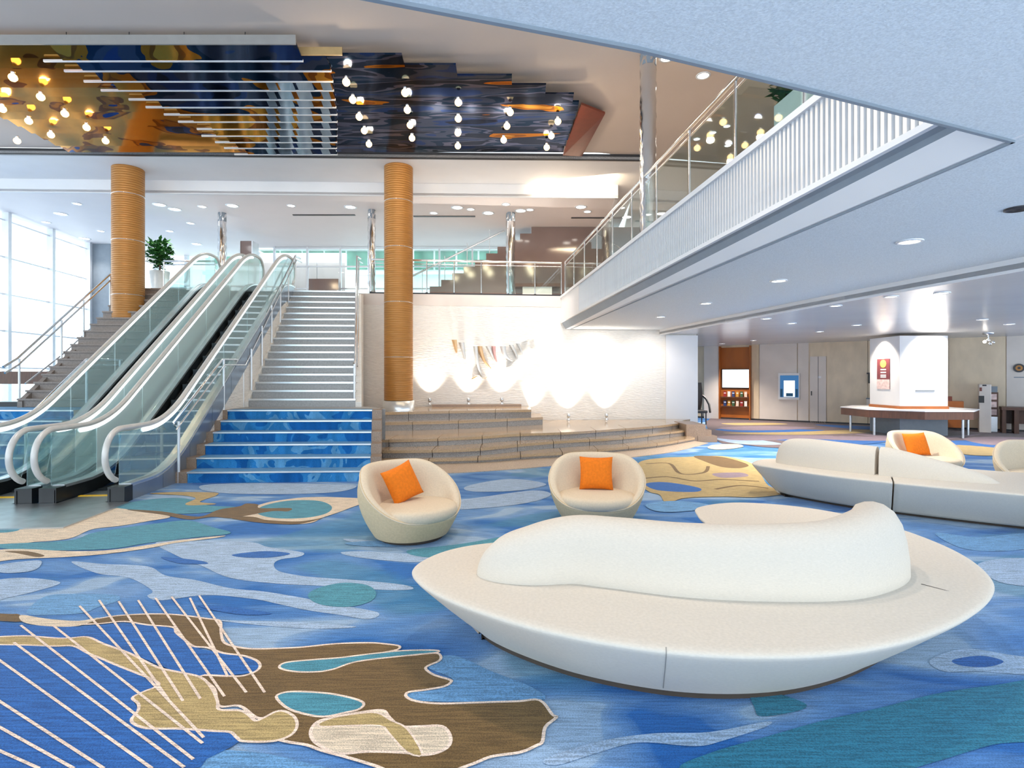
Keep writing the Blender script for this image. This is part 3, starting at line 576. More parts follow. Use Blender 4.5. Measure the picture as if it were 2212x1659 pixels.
# ================================================================== STAIRS
def flight(parent, L0, R0, L1, R1, z0, rise, n, run_last, m_r, m_t, m_n, stone=None, sw=0.0, nose=0.03):
    """n risers; riser k front edge at k/(n-1) between the first and last riser line"""
    l0, r0, l1, r1 = (Vector(v) for v in (L0, R0, L1, R1))
    def ln(t): return l0.lerp(l1, t), r0.lerp(r1, t)
    for k in range(n):
        a, b = ln(k / (n - 1)); c, d = ln((k + 1) / (n - 1)); za, zb = z0 + k * rise, z0 + (k + 1) * rise
        ab = (b - a).normalized(); ia, ib, ic, id_ = a + ab * sw, b - ab * sw, c + (d - c).normalized() * sw, d - (d - c).normalized() * sw
        fwd = Vector((-ab.y, ab.x))
        if sw > 0:
            for (p, q_, r_, s_) in ((a, ia, ic, c), (ib, b, d, id_)):
                build(MB().hexa([(v.x, v.y, za) for v in (p, q_, r_ + fwd * .05, s_ + fwd * .05)], [(v.x, v.y, zb) for v in (p, q_, r_ + fwd * .05, s_ + fwd * .05)]), 'stone_end', stone, parent)
        off = fwd * 0.015 if sw else fwd * 0.03
        build(MB().hexa([(v.x, v.y, za) for v in (ia + off, ib + off, ib + off + fwd * .02, ia + off + fwd * .02)], [(v.x, v.y, zb - .03) for v in (ia + off, ib + off, ib + off + fwd * .02, ia + off + fwd * .02)]), 'riser', m_r, parent)
        build(MB().hexa([(v.x, v.y, zb - .03) for v in (ia + fwd * .03, ib + fwd * .03, id_ + fwd * .05, ic + fwd * .05)], [(v.x, v.y, zb) for v in (ia + fwd * .03, ib + fwd * .03, id_ + fwd * .05, ic + fwd * .05)]), 'tread', m_t, parent)
        build(MB().hexa([(v.x, v.y, zb - nose) for v in (ia - fwd * .008, ib - fwd * .008, ib + fwd * .03, ia + fwd * .03)], [(v.x, v.y, zb + .002) for v in (ia - fwd * .008, ib - fwd * .008, ib + fwd * .03, ia + fwd * .03)]), 'nosing', m_n, parent)
RZ = 0.165
def rail(parent, pts, r=0.022, name='handrail', m='chrome'): build(MB().tube(pts, r, 10), name, M[m], parent)
def post(parent, x, y, z0, z1, r=0.02, name='post', m='whitemetal'): build(MB().tube([(x, y, z0), (x, y, z1)], r, 8), name, M[m], parent)
# grey stair by the gold column
st = thing('grey_stair', 'grey stone stair with blue carpeted lower steps between the escalators and gold column', 'staircase', (-4.0, 9.5, 0))
L0, R0 = (-5.02, 8.28), (-1.98, 8.42); L1, R1 = (-5.28, 9.97), (-2.36, 10.05)
flight(st, L0, R0, L1, R1, 0, RZ, 6, 0, M['c_step'], M['c_steplight'], M['alu'], M['granite'], 0.17, 0.02)
build(MB().prism([(-5.28, 10.3), (-2.36, 10.35), (-2.9, 11.2), (-5.4, 11.2)], 0.0, 0.99), 'landing', M['stair'], st)
Lb, Rb, Lt, Rt = (-5.22, 11.0), (-3.10, 11.0), (-5.60, 14.18), (-4.0, 14.30)
UR = (3.8 - 0.99) / 17
flight(st, Lb, Rb, Lt, Rt, 0.99, UR, 17, 0, M['stair'], M['stair'], M['alu'], nose=0.035)
for s, (q0, q1) in ((-1, (Lb, Lt)), (1, (Rb, Rt))):               # solid stringer walls
    e = 0.0 if s > 0 else -0.12
    pr = [(q0[0] + e, q0[1], 0.0), (q1[0] + e, q1[1] + .2, 0.0), (q1[0] + e, q1[1] + .2, 3.74), (q1[0] + e, q1[1], 3.74 - .02), (q0[0] + e, q0[1], 0.99 + .1)]
    build(MB().extrude(pr, (0.12, 0, 0)), 'stringer', M['stone'], st, fix=True)
rl = thing('stair_railing', 'steel two-bar handrail on white posts between the escalator and the grey stair', 'railing', (-5.1, 8.5, 0))
hl = [(-5.0, 8.35, 0.80), (-5.0, 8.2, 0.90), (-5.22, 10.0, 1.90), (-5.32, 11.0, 1.92), (-5.62, 14.4, 4.72), (-5.64, 14.8, 4.74)]
rail(rl, hl); rail(rl, [(x + .04, y, z - .10) for x, y, z in hl[1:]], 0.014, 'lower_bar')
for (x, y, zb, zt) in ((-4.98, 8.3, 0.0, .92), (-5.2, 10.02, .99, 1.9), (-5.3, 10.95, .99, 1.92)): post(rl, x, y, zb, zt)
for k in (1, 4, 7, 10, 13, 16):
    t_ = k / 16; x = -5.26 + (-5.60 + 5.22) * t_; y = 11.05 + 3.42 * t_; post(rl, x, y, 0.99 + UR * (k + 1), 1.98 + (4.72 - 1.92) * t_)
rr = thing('stair_railing', 'steel double handrail along the grey stair on the gold column side', 'railing', (-3.1, 11, .99))
hr = [(-3.14, 11.02, 1.86), (-3.14, 11.1, 1.92), (-4.02, 14.4, 4.72), (-4.03, 14.8, 4.74)]
rail(rr, hr); rail(rr, [(x + .05, y, z - .12) for x, y, z in hr[1:]], 0.016, 'lower_bar')
for k in (0, 3, 6, 9, 12, 15):
    t_ = k / 16; post(rr, -3.15 - .88 * t_, 11.1 + 3.36 * t_, 0.99 + UR * (k + 1), 1.92 + 2.8 * t_)
# brown stair by the windows
s2 = thing('brown_stair', 'brown stone stair with blue carpeted lower steps climbing beside the windows', 'staircase', (-9.5, 9.5, 0))
flight(s2, (-13.5, 8.3), (-7.36, 8.3), (-12.6, 9.97), (-7.7, 9.97), 0, RZ, 6, 0, M['c_step'], M['c_steplight'], M['alu'], M['granite'], 0.17, 0.02)
build(MB().prism([(-12.6, 10.3), (-7.7, 10.3), (-7.7, 11.2), (-12.4, 11.2)], 0.0, 0.985), 'landing', M['c_steplight'], s2)
flight(s2, (-9.80, 11.0), (-7.75, 11.0), (-9.62, 13.8), (-7.95, 13.9), 0.99, UR, 17, 0, M['stairdark'], M['stairdark'], M['stairdark'], nose=0.035)
pr = [(-9.80, 11.0, 0), (-9.62, 14.0, 0), (-9.62, 14.0, 3.7), (-9.80, 11.0, 1.1)]; build(MB().extrude(pr, (0.1, 0, 0)), 'stringer', M['stairdark'], s2, fix=True)
l2 = thing('stair_railing', 'steel two-bar handrail on the window side of the brown stair', 'railing', (-9.8, 11, .99))
h2 = [(-9.80, 10.7, 1.78), (-9.80, 11.0, 1.95), (-9.62, 14.1, 4.72), (-9.6, 14.9, 4.74)]
rail(l2, h2); rail(l2, [(x + .03, y, z - .12) for x, y, z in h2], 0.018, 'lower_bar')
for k in (0, 5, 8, 12, 16):
    t_ = k / 16; post(l2, -9.8 + .18 * t_, 11.05 + 3.08 * t_, 0.99 + UR * (k + 1), 1.95 + 2.77 * t_)
rail(l2, [(-9.9, 11.3, 1.45), (-9.85, 12.2, 2.1), (-9.8, 12.9, 2.7)], 0.015, 'low_bar')
l3 = thing('stair_railing', 'steel handrail on white posts between the brown stair and the escalator', 'railing', (-7.5, 8.4, 0))
h3 = [(-7.28, 8.2, 0.86), (-7.30, 8.3, 0.92), (-7.62, 9.95, 1.90), (-7.66, 10.9, 1.92)]
rail(l3, h3); rail(l3, [(x - .02, y, z - .1) for x, y, z in h3[1:]], 0.014, 'lower_bar')
for (x, y, zb, zt) in ((-7.30, 8.34, 0.165, .92), (-7.58, 9.9, .825, 1.88), (-7.62, 10.8, .985, 1.92)): post(l3, x, y, zb, zt)
# garden ledge left of the brown stair
g = thing('garden_ledge', 'brown timber ledge over a glass planter screen by the windows', 'ledge', (-12.0, 13.5, 0))
build(MB().box(-14.2, -10.0, 13.3, 13.7, 1.42, 1.72), 'ledge_top', M['darkwood'], g)
build(MB().box(-14.2, -10.0, 13.35, 13.37, 0.25, 1.42), 'glass_screen', M['glass'], g); build(MB().box(-14.2, -9.95, 13.3, 13.7, 0.0, 0.99), 'plinth', M['black'], g)

# ================================================================== ESCALATORS
EO = Vector((-4.95, 6.72)); EU = Vector((UX, UY)); ER = Vector((UY, -UX))
def ep(s, w_, z): p = EO + EU * s + ER * w_; return (p.x, p.y, z)
SA, SB, ZR, RISE = 1.45, 6.95, 0.93, 3.72
def base_z(s):                                     # step line height, smoothed at both ends
    k = RISE / (SB - SA); r_ = 0.55
    def soft(x): return 0 if x <= -r_ else (x if x >= r_ else (x + r_) ** 2 / (4 * r_))
    return k * (soft(s - SA) - soft(s - SB))
def hand_path(w_):
    P = []; c = 0.37; R = 0.33
    for a in range(-70, 100, 10):                    # lower newel
        th = math.radians(180 - a); P.append((c + R * math.cos(th), ZR - R + R * math.sin(th)))
    s = 0.5
    while s < 7.62: P.append((s, ZR + base_z(s))); s += 0.12
    zt = ZR + base_z(7.7)
    for a in range(90, -80, -10):
        th = math.radians(a); P.append((7.65 + R * math.cos(th), zt - R + R * math.sin(th)))
    return [ep(a, w_, b) for a, b in P]
def prof_strip(parent, name, m, w0, w1, lo, hi, s0, s1, n=40):
    mb = MB(); R = []
    for i in range(n + 1):
        s = s0 + (s1 - s0) * i / n; R.append([ep(s, w0, lo(s)), ep(s, w1, lo(s)), ep(s, w1, hi(s)), ep(s, w0, hi(s))])
    mb.rings(R, True, smooth=False); return build(mb, name, m, parent)
M['handrail'] = mat('pale grey rubber handrail', rgb(206, 204, 200), 0.3, 0.15, vary=0.05)
M['stepmetal'] = mat('escalator step metal', rgb(40, 46, 50), 0.4, 0.4, vary=0.1, vscale=40, stretch=(20, 1, 1))
M['cladding'] = mat('blue-grey steel cladding', rgb(150, 160, 172), 0.3, 0.6, vary=0.06, vscale=4)
def escalator(wl, wr, label):
    o = thing('escalator', label, 'escalator', ep(0.4, (wl + wr) / 2, 0), 'escalators')
    for side, w_ in ((-1, wl), (1, wr)):
        build(MB().tube(hand_path(w_), 0.036, 10), 'handrail', M['handrail'], o)
        hp = hand_path(w_)
        build(MB().tube([(p[0], p[1], p[2] - 0.065) for p in hp[20:-20]], 0.030, 8), 'light_strip', M['raillight'], o)
        # glass panels
        edges = [0.32, 1.2, 2.35, 3.5, 4.65, 5.8, 6.9, 7.7]
        for i in range(len(edges) - 1):
            a, b = edges[i] + 0.006, edges[i + 1] - 0.006
            lo = lambda s: 0.22 + base_z(s); hi = lambda s: ZR - 0.05 + base_z(s)
            prof_strip(o, 'glass_panel', M['etched' if w_ in (-0.80, -1.08) and i > 0 else 'lightetched'], w_ - 0.005, w_ + 0.005, lo, hi, a, b, 10)
        for i, sgn in ((0, 1), (-1, -1)):                              # curved end glass inside each newel
            c, zc = (0.37, ZR - 0.33) if i == 0 else (7.65, ZR - 0.33 + base_z(7.7)); pts = []
            for a in range(-60, 91, 15):
                th = math.radians(180 - a if i == 0 else a); pts.append(ep(c + 0.29 * math.cos(th), w_, zc + 0.29 * math.sin(th)))
            build(MB().extrude(pts, (ER.x * 0.01, ER.y * 0.01, 0)), 'end_glass', M['glass'], o, fix=True)
        inn = -side
        prof_strip(o, 'deck', M['alu'], w_ - 0.075, w_ + 0.075, lambda s: 0.17 + base_z(s), lambda s: 0.21 + base_z(s), 0.45, 7.75, 40)
        prof_strip(o, 'skirt', M['black'], w_ + inn * 0.07, w_ + inn * 0.085, lambda s: -0.0 + base_z(s), lambda s: 0.175 + base_z(s), 0.25, 7.7, 40)
        n = 9
        for i in range(n):                                             # outer cladding panels
            a, b = 0.42 + i * 0.80, 0.42 + (i + 1) * 0.80 - 0.012
            prof_strip(o, 'cladding_panel', M['cladding'], w_ - inn * 0.07, w_ - inn * 0.085, lambda s: max(0.0, base_z(s) - 0.20), lambda s: 0.175 + base_z(s), a, b, 8)
        if w_ in (0.0, -1.88):                                         # masonry under the incline
            prof_strip(o, 'brick_wall', M['stone'], w_ - inn * 0.06, w_ - inn * 0.075, lambda s: 0.0, lambda s: max(0.02, base_z(s) - 0.20), 1.9, 7.6, 30)
        build(MB().hexa([ep(0.26, w_ - .1, 0), ep(0.26, w_ + .1, 0), ep(.44, w_ + .1, 0), ep(.44, w_ - .1, 0)][::1], [ep(0.26, w_ - .1, .2), ep(0.26, w_ + .1, .2), ep(.44, w_ + .1, .2), ep(.44, w_ - .1, .2)]), 'newel_base', M['black'], o)
    a, b = wl + 0.125, wr - 0.125
    s = 1.0; first = None; k = 0
    while s < 7.3:                                                     # steps
        z = round(base_z(s + 0.2) / 0.001) * 0.001
        mb = MB().hexa([ep(s, a, z - 0.26), ep(s, b, z - .26), ep(s + .395, b, z - .26), ep(s + .395, a, z - .26)], [ep(s, a, z), ep(s, b, z), ep(s + .395, b, z), ep(s + .395, a, z)])
        if z < 0.27: mb = MB().hexa([ep(s, a, -0.02), ep(s, b, -.02), ep(s + .395, b, -.02), ep(s + .395, a, -.02)], [ep(s, a, z + .012), ep(s, b, z + .012), ep(s + .395, b, z + .012), ep(s + .395, a, z + .012)])
        st_ = build(mb, 'step', M['stepmetal'], o)
        build(MB().hexa([ep(s - .002, a, z - .012), ep(s - .002, b, z - .012), ep(s + .03, b, z - .012), ep(s + .03, a, z - .012)], [ep(s - .002, a, z + .003), ep(s - .002, b, z + .003), ep(s + .03, b, z + .003), ep(s + .03, a, z + .003)]), 'step_edge', M['stepmetal'], o)
        s += 0.4
    build(MB().hexa([ep(-.55, a, -0.01), ep(-.55, b, -.01), ep(0.98, b, -.01), ep(0.98, a, -.01)], [ep(-.55, a, .014), ep(-.55, b, .014), ep(0.98, b, .022), ep(0.98, a, .022)]), 'floor_plate', M['steel'], o)
    build(MB().hexa([ep(.62, a, 0.02), ep(.62, b, .02), ep(.68, b, .02), ep(.68, a, .02)], [ep(.62, a, .028), ep(.62, b, .028), ep(.68, b, .028), ep(.68, a, .028)]), 'comb_plate', M['yellow'], o)
    return o
escalator(-0.80, 0.0, 'glass-sided escalator with pale handrails nearest the grey stair')
escalator(-1.88, -1.08, 'glass-sided escalator with pale handrails next to the brown stair')
lp = thing('landing_plate', 'grey metal floor plate laid in front of both escalators', 'floor plate', ep(-0.8, -1, 0.005))
build(MB().hexa([ep(-.95, -3.2, .004), ep(-.95, .18, .004), ep(.25, .18, .004), ep(.25, -3.2, .004)], [ep(-.95, -3.2, .018), ep(-.95, .18, .018), ep(.25, .18, .018), ep(.25, -3.2, .018)]), 'plate', M['steel'], lp)

# ================================================================== UPPER FLOOR
def glass_railing(label, pts, n, h=0.92, base=3.8, npost=None, dbl=False):
    o = thing('glass_railing', label, 'railing', (pts[0][0], pts[0][1], base))
    P = [Vector((x, y, 0)) for x, y in pts]
    rail(o, [(p.x, p.y, base + h) for p in P], 0.028); rail(o, [(p.x, p.y, base + h - 0.10) for p in P], 0.012, 'lower_bar')
    a, b = P[0], P[-1]
    for i in range(n):
        q0, q1 = a.lerp(b, i / n + 0.003), a.lerp(b, (i + 1) / n - 0.003)
        build(MB().wall((q0.x, q0.y), (q1.x, q1.y), base + 0.08, base + h - 0.13, 0.012), 'glass_panel', M['glass'], o)
    for i in range(n + 1):
        p = a.lerp(b, i / n); post(o, p.x, p.y, base, base + h - .02, 0.016, 'post', 'chrome')
        build(MB().box(p.x - .03, p.x + .03, p.y - .03, p.y + .03, base, base + 0.06), 'bracket', M['dark'], o)
    build(MB().wall((a.x, a.y), (b.x, b.y), base + 0.0, base + 0.05, 0.05), 'bottom_channel', M['dark'], o)
    return o
glass_railing('glass railing running along the edge of the slatted balcony', [fas(1.2, 0.10), fas(15.15, 0.10)], 12)
glass_railing('glass railing on top of the white stone wall, from stair to balcony', [(-3.75, wx(-3.75) + .08), (1.36, wx(1.36) + .08)], 7)
glass_railing('short glass railing across the gap between grey stair and escalator head', [(-9.4, 15.0), (-8.05, 15.05)], 2)
struct('trim_8', MB().wall((-9.75, wx(-9.75)), (1.343, wx(1.343)), 3.72, 3.80, 0.3), M['whitemetal'])
# rear upper wall and courtyard glazing
WU = struct('wall_upper', MB().wall((0.9, 18.2), (9.0, 18.6), 3.8, 6.28, 0.2), M['taupe'])
for i in range(6):
    build(MB().box(1.0 + i * 1.3, 1.0 + i * 1.3 + 1.28, 18.14, 18.2, 3.85, 6.25), 'panel', M['taupe'], WU)
struct('wall_upper_side', MB().wall((9.0, 18.6), (12.0, 2.0), 3.8, 6.72, -0.2), M['ceiling'])
G = struct('window_3', MB().box(-8.6, 0.95, 20.0, 20.1, 3.8, 3.95), M['whitemetal'])
for i in range(9): build(MB().box(-8.6 + i * 1.19, -8.54 + i * 1.19, 20.0, 20.1, 3.95, 6.28), 'mullion', M['whitemetal'], G)
for z in (4.75, 5.55, 6.2): build(MB().box(-8.6, 0.95, 20.01, 20.09, z, z + 0.05), 'transom', M['whitemetal'], G)
for i in range(8): build(MB().box(-8.54 + i * 1.19, -7.41 + i * 1.19, 20.04, 20.05, 3.95, 6.28), 'pane', M['clear'], G)
ct = thing('courtyard_building', 'pale green-glass courtyard building seen through the upstairs windows', 'building', (-4, 29, 0))
M['facade'] = mat('pale facade', rgb(226, 234, 230), 0.6, vary=0.04); M['facadeglass'] = mat('green facade glass', rgb(84, 132, 112), 0.25, vary=0.3, vscale=1.2, spec=0.6)
build(MB().box(-16, 4, 29.0, 29.4, -1, 12), 'facade', M['facade'], ct)
fw = build(MB().box(-15.5, -14.45, 28.94, 29.0, 8.45, 9.4), 'window', M['facadeglass'], ct)
for i in range(17):
    for j, zz in enumerate((-1.25, 0.0)):
        if i or j < 1: share(fw, 'window', ct, (i * 1.15, 0, zz))
build(MB().box(-16, 4, 28.7, 29.0, 8.2, 8.4), 'balcony_slab', M['facade'], ct); build(MB().box(-16, 4, 28.7, 29.0, 6.9, 7.05), 'balcony_slab', M['facade'], ct)
build(MB().lathe((-5.2, 27.5, 0), [(0.35, 0), (0.35, 12)], 20), 'round_pillar', M['facade'], ct)
struct('trim_9', MB().box(-17, 5, 20.2, 29.0, 3.3, 3.5), M['facade'])
def leaf_cloud(name, parent, m, c, rad, n, size, seed):
    rnd = random.Random(seed); mb = MB()
    for i in range(n):
        while True:
            p = Vector((rnd.uniform(-1, 1), rnd.uniform(-1, 1), rnd.uniform(-1, 1)))
            if p.length < 1: break
        q_ = Vector((c[0] + p.x * rad[0], c[1] + p.y * rad[1], c[2] + p.z * rad[2])); a = rnd.uniform(0, 2 * PI); t_ = rnd.uniform(-.7, .9); s = size * rnd.uniform(.6, 1.2)
        d = Vector((math.cos(a) * math.cos(t_), math.sin(a) * math.cos(t_), math.sin(t_))); sd = d.cross(Vector((0, 0, 1))).normalized() * s * .28; u_ = sd.cross(d).normalized() * s * .06
        mb.add([q_, q_ + d * s * .45 + sd - u_, q_ + d * s, q_ + d * s * .45 - sd - u_, q_ + d * s * .5 + u_], [(0, 1, 4), (1, 2, 4), (2, 3, 4), (3, 0, 4)])
    o = build(mb, name, m, parent); o['kind'] = 'stuff'; return o
for i, (x, r_) in enumerate(((-7.9, .4), (-6.6, .45), (-3.9, .5), (-3.0, .4), (-2.0, .45), (-1.0, .4), (0.3, .45))):
    o = thing('shrub', 'leafy green courtyard shrub outside the upstairs glass, ' + ('first', 'second', 'third', 'fourth', 'fifth', 'sixth', 'seventh')[i] + ' from the escalator heads', 'shrub', (x, 21.6, 3.5), 'courtyard shrubs')
    build(MB().tube([(x, 21.6, 3.5), (x + .03, 21.6, 4.2)], 0.03, 6), 'stem', M['darkwood'], o)
    leaf_cloud('foliage', o, M['leaf2'], (x, 21.6, 4.45), (r_, .3, .38), 260, .16, 20 + i)
# white stair climbing to the floor above, seen from its side
us = thing('white_stair', 'white stair climbing from the upper floor up to the ceiling behind the railing', 'staircase', (-3.0, 17.6, 3.8))
nst = 12; x0, z0 = gy(880, 634, 17.4)[0], 3.8; x1 = gy(1172, 486, 17.4)[0]; dxs = (x1 - x0) / nst; dz = (6.28 - 3.8) / nst
for k in range(nst):
    xa = x0 + k * dxs; za = z0 + (k + 1) * dz
    build(MB().box(xa, xa + dxs + .1, 17.4, 18.7, za - .05, za), 'tread', M['white'], us)
    build(MB().box(xa, xa + .03, 17.4, 18.7, za - dz, za - .05), 'riser', M['white'], us)
pr = []
for k in range(nst): pr += [(x0 + k * dxs, 17.36, z0 + k * dz), (x0 + k * dxs, 17.36, z0 + (k + 1) * dz)]
pr += [(x1, 17.36, 6.27), (x1 + 3.4, 17.36, 6.27), (x1 + 3.4, 17.36, 3.8)]
build(MB().extrude(pr, (0, 0.05, 0)), 'side_panel', M['taupe'], us, fix=True)
rail(us, [(x0 - .1, 17.5, 4.65), (x1 - 1.2, 17.5, 6.2)], 0.03)
for k in (1, 3, 5, 7): post(us, x0 + k * dxs + .1, 17.5, z0 + (k + 1) * dz, z0 + (k + .6) * dz + .86, 0.012)
bl = thing('wall_monitor', 'dark display panel on the upper floor behind the head of the grey stair', 'screen', gy(700, 615, 19.5))
pb = gy(700, 615, 19.5); build(MB().box(pb[0] - .52, pb[0] + .52, 19.45, 19.55, pb[2] - .2, pb[2] + .2), 'panel', M['taupe'], bl)
build(MB().box(pb[0] - .5, pb[0] - .46, 19.46, 19.54, 3.8, pb[2] - .2).box(pb[0] + .46, pb[0] + .5, 19.46, 19.54, 3.8, pb[2] - .2), 'stand', M['alu'], bl)
# plants
def potted(label, x, y, z, hp, rp, top, rad, n, seed, cat='plant'):
    o = thing('potted_plant', label, cat, (x, y, z))
    build(MB().lathe((x, y, z), [(rp * .75, 0), (rp, hp), (rp * .9, hp), (rp * .85, hp - .04), (0.01, hp - .04)], 20), 'pot', M['pot'], o)
    build(MB().tube([(x, y, z + hp - .05), (x + .02, y, z + top)], 0.025, 7), 'stem', M['darkwood'], o)
    leaf_cloud('foliage', o, M['leaf'], (x, y, z + top), rad, n, 0.2, seed)
pl = gy(345, 548, 15.6); potted('leafy green potted plant at the head of the brown stair', pl[0], 15.6, 3.8, 0.75, 0.25, 1.25, (.30, .3, .42), 380, 3)
pb_ = thing('planter_box', 'long white planter trough on the balcony behind the glass railing', 'planter', (3.0, 5.0, 3.8))
for i, (y0, y1) in enumerate(((3.2, 4.2), (4.22, 5.25))):
    a, b = fas(y0, 0.16), fas(y1, 0.16); build(MB().hexa([(a[0], a[1], 3.8), (a[0] + .3, a[1], 3.8), (b[0] + .3, b[1], 3.8), (b[0], b[1], 3.8)], [(a[0], a[1], 4.14), (a[0] + .3, a[1], 4.14), (b[0] + .3, b[1], 4.14), (b[0], b[1], 4.14)]), 'trough', M['pot'], pb_)
leaf_cloud('foliage', pb_, M['leaf'], (fas(5.0, .36)[0], 5.05, 4.36), (.16, .45, .24), 420, 0.2, 9)
dk = thing('reception_desk', 'low white counter on the upper floor behind the glass railing near the balcony corner', 'counter', gy(1160, 625, 17.2))
pd = gy(1160, 625, 17.2); build(MB().box(pd[0] - .45, pd[0] + .45, 17.0, 17.4, 3.8, 4.35), 'body', M['white'], dk); build(MB().box(pd[0] - .7, pd[0] + .7, 16.95, 17.45, 4.35, 4.45), 'top', M['darkwood'], dk)

# ================================================================== MIRRORED CEILING PANEL
mp_ = thing('mirror_ceiling', 'suspended mirrored ceiling feature patterned in gold and blue with stepped strips', 'ceiling panel', (-3.0, 10.1, 6.4))
rows = [95, 118, 140, 163, 183, 203, 220, 236, 252, 268, 283, 297, 310, 324]
rend = [640, 868, 985, 1106, 1180, 1240, 1251, 1246, 1240, 1235, 1230, 1225, 1220]
lend = [105, 150, 190, 230, 290, 330, 370, 400, 440, 450, 480, 500, 520]
ZP = 6.50
for i in range(13):
    ya, yb = F * (ZP - EYE) / (HY - rows[i]), F * (ZP - EYE) / (HY - rows[i + 1]); X = lambda px: (px - CX) / F * ya
    mid_r = 700 if i else 640
    tilt = 0.10
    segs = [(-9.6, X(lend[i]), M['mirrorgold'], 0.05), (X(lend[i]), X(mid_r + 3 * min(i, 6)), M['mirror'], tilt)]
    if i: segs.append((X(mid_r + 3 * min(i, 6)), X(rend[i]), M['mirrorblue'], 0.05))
    if i >= 3:                                        # pale bars paint upright reflections onto the strips
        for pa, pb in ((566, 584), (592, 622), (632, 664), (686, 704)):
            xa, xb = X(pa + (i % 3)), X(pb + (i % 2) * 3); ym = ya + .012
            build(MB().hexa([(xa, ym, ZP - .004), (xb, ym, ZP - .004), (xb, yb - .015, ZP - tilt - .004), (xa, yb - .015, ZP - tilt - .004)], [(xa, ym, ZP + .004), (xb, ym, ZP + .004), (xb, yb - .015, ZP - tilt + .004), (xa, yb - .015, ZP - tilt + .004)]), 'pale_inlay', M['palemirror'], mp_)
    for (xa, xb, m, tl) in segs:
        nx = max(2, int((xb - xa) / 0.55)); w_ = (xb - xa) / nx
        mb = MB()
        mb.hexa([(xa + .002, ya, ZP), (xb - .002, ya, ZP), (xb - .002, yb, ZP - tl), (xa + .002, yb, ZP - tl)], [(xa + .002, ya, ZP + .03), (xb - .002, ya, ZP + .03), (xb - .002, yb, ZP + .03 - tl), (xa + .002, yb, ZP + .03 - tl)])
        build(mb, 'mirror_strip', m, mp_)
    xa, xb = X(lend[i]) - .3, X(mid_r + 3 * min(i, 6))
    build(MB().box(xa, xb, yb - .012, yb + .012, ZP - tilt - .012, ZP - tilt + .022), 'white_edge', M['whitemetal'], mp_)
ya = F * (ZP - EYE) / (HY - 95); build(MB().box(-9.6, (640 - CX) / F * ya, ya - .03, ya - .005, ZP - .02, ZP + .12), 'front_lip', M['lip'], mp_)
y2 = F * (ZP - EYE) / (HY - 118); build(MB().box((640 - CX) / F * y2, (740 - CX) / F * y2, y2 - .03, y2 - .005, ZP - .02, ZP + .10), 'front_lip', M['tanlip'], mp_)
sp_ = [gz(1256, 226, 6.50), gz(1307, 246, 6.62), gz(1257, 338, 6.62), gz(1216, 336, 6.44)]
build(MB().extrude(sp_, (0, 0, 0.04)), 'side_panel', M['maroon'], mp_, fix=True)
for px in (141, 277, 396, 528):
    x = (px - CX) / F * 8.25; build(MB().tube([(x, 8.27, ZP), (x, 8.27, 6.72)], 0.006, 6), 'suspension_rod', M['dark'], mp_)
bulbs = [(748, 177), (762, 215), (776, 252), (787, 282), (797, 311), (875, 200), (880, 237), (886, 270), (890, 298), (990, 221), (990, 256), (989, 287), (989, 315), (1102, 242), (1095, 272), (1088, 302), (1205, 262), (1191, 293), (1181, 318),
         (28, 167), (88, 209), (140, 245), (187, 275), (228, 304), (5, 235), (62, 261), (110, 291), (37, 304)]
ordw = ['first', 'second', 'third', 'fourth', 'fifth', 'sixth', 'seventh', 'eighth', 'ninth', 'tenth', 'eleventh', 'twelfth', 'thirteenth', 'fourteenth', 'fifteenth', 'sixteenth', 'seventeenth', 'eighteenth', 'nineteenth', 'twentieth']
colw = ['nearest the white strips', 'second from the white strips', 'middle', 'second from the maroon end', 'at the maroon end']
cnt = [5, 4, 4, 3, 3]; ci = 0; k = 0
for i, (px, py) in enumerate(bulbs):
    p = gz(px, py, 6.30)
    if i < 19:
        lab = 'amber bulb %s from the front on the blue mirror, row %s' % (ordw[k], colw[ci]); k += 1
        if k == cnt[ci]: ci += 1; k = 0
    else: lab = 'amber bulb on the gold mirror area, ' + ('topmost by the picture edge', 'second down the outer diagonal', 'third down the outer diagonal', 'fourth down the outer diagonal', 'lowest of the outer diagonal', 'at the very edge of the picture', 'upper of the inner diagonal', 'lower of the inner diagonal', 'lowest and innermost of all')[i - 19]
    o = thing('ceiling_bulb', lab, 'lamp', p, 'amber bulbs under the mirrored ceiling')
    build(MB().lathe(p, [(0.004, -.064), (.034, -.056), (.058, -.026), (.062, 0.0), (.052, .03), (.025, .05)], 16), 'globe', M['bulb'], o)
    build(MB().lathe(p, [(0.02, .045), (.03, .055), (.03, .09)], 12), 'socket', M['chrome'], o)
    if i % 2 == 0: lamp('bulb_light', 'POINT', (p[0], p[1], p[2] - .10), 14, WARM, None, 0.06)

# ================================================================== DOWNLIGHTS
def downlight(px, py, z, label, group, r=0.075, m='lens', power=0, col=(1, .9, .78), angle=110):
    x, d, _ = gz(px, py, z); o = thing('downlight', label, 'lamp', (x, d, z), group)
    build(MB().lathe((x, d, z), [(r * 1.35, 0.002), (r * 1.35, -.012), (r * 1.05, -.014), (r, -.004)], 20, False), 'trim_ring', M['whitemetal'], o)
    build(MB().lathe((x, d, z), [(r, -.006), (0.001, -.006)], 20, False), 'lens', M[m], o)
    if power: lamp('downlight_lamp', 'SPOT', (x, d, z - .05), power, col, (x, d, 0), 0.06, angle, 0.7)
for i, (px, py) in enumerate(((1965, 521), (1682, 606), (1525, 655), (1427, 684))):
    downlight(px, py, 2.9, 'round downlight in the pale ceiling beside the balcony, ' + ('nearest the viewer', 'second away from the viewer', 'third away from the viewer', 'deepest, close to the stone wall')[i], 'downlights beside the balcony', 0.085, 'lens', 60)
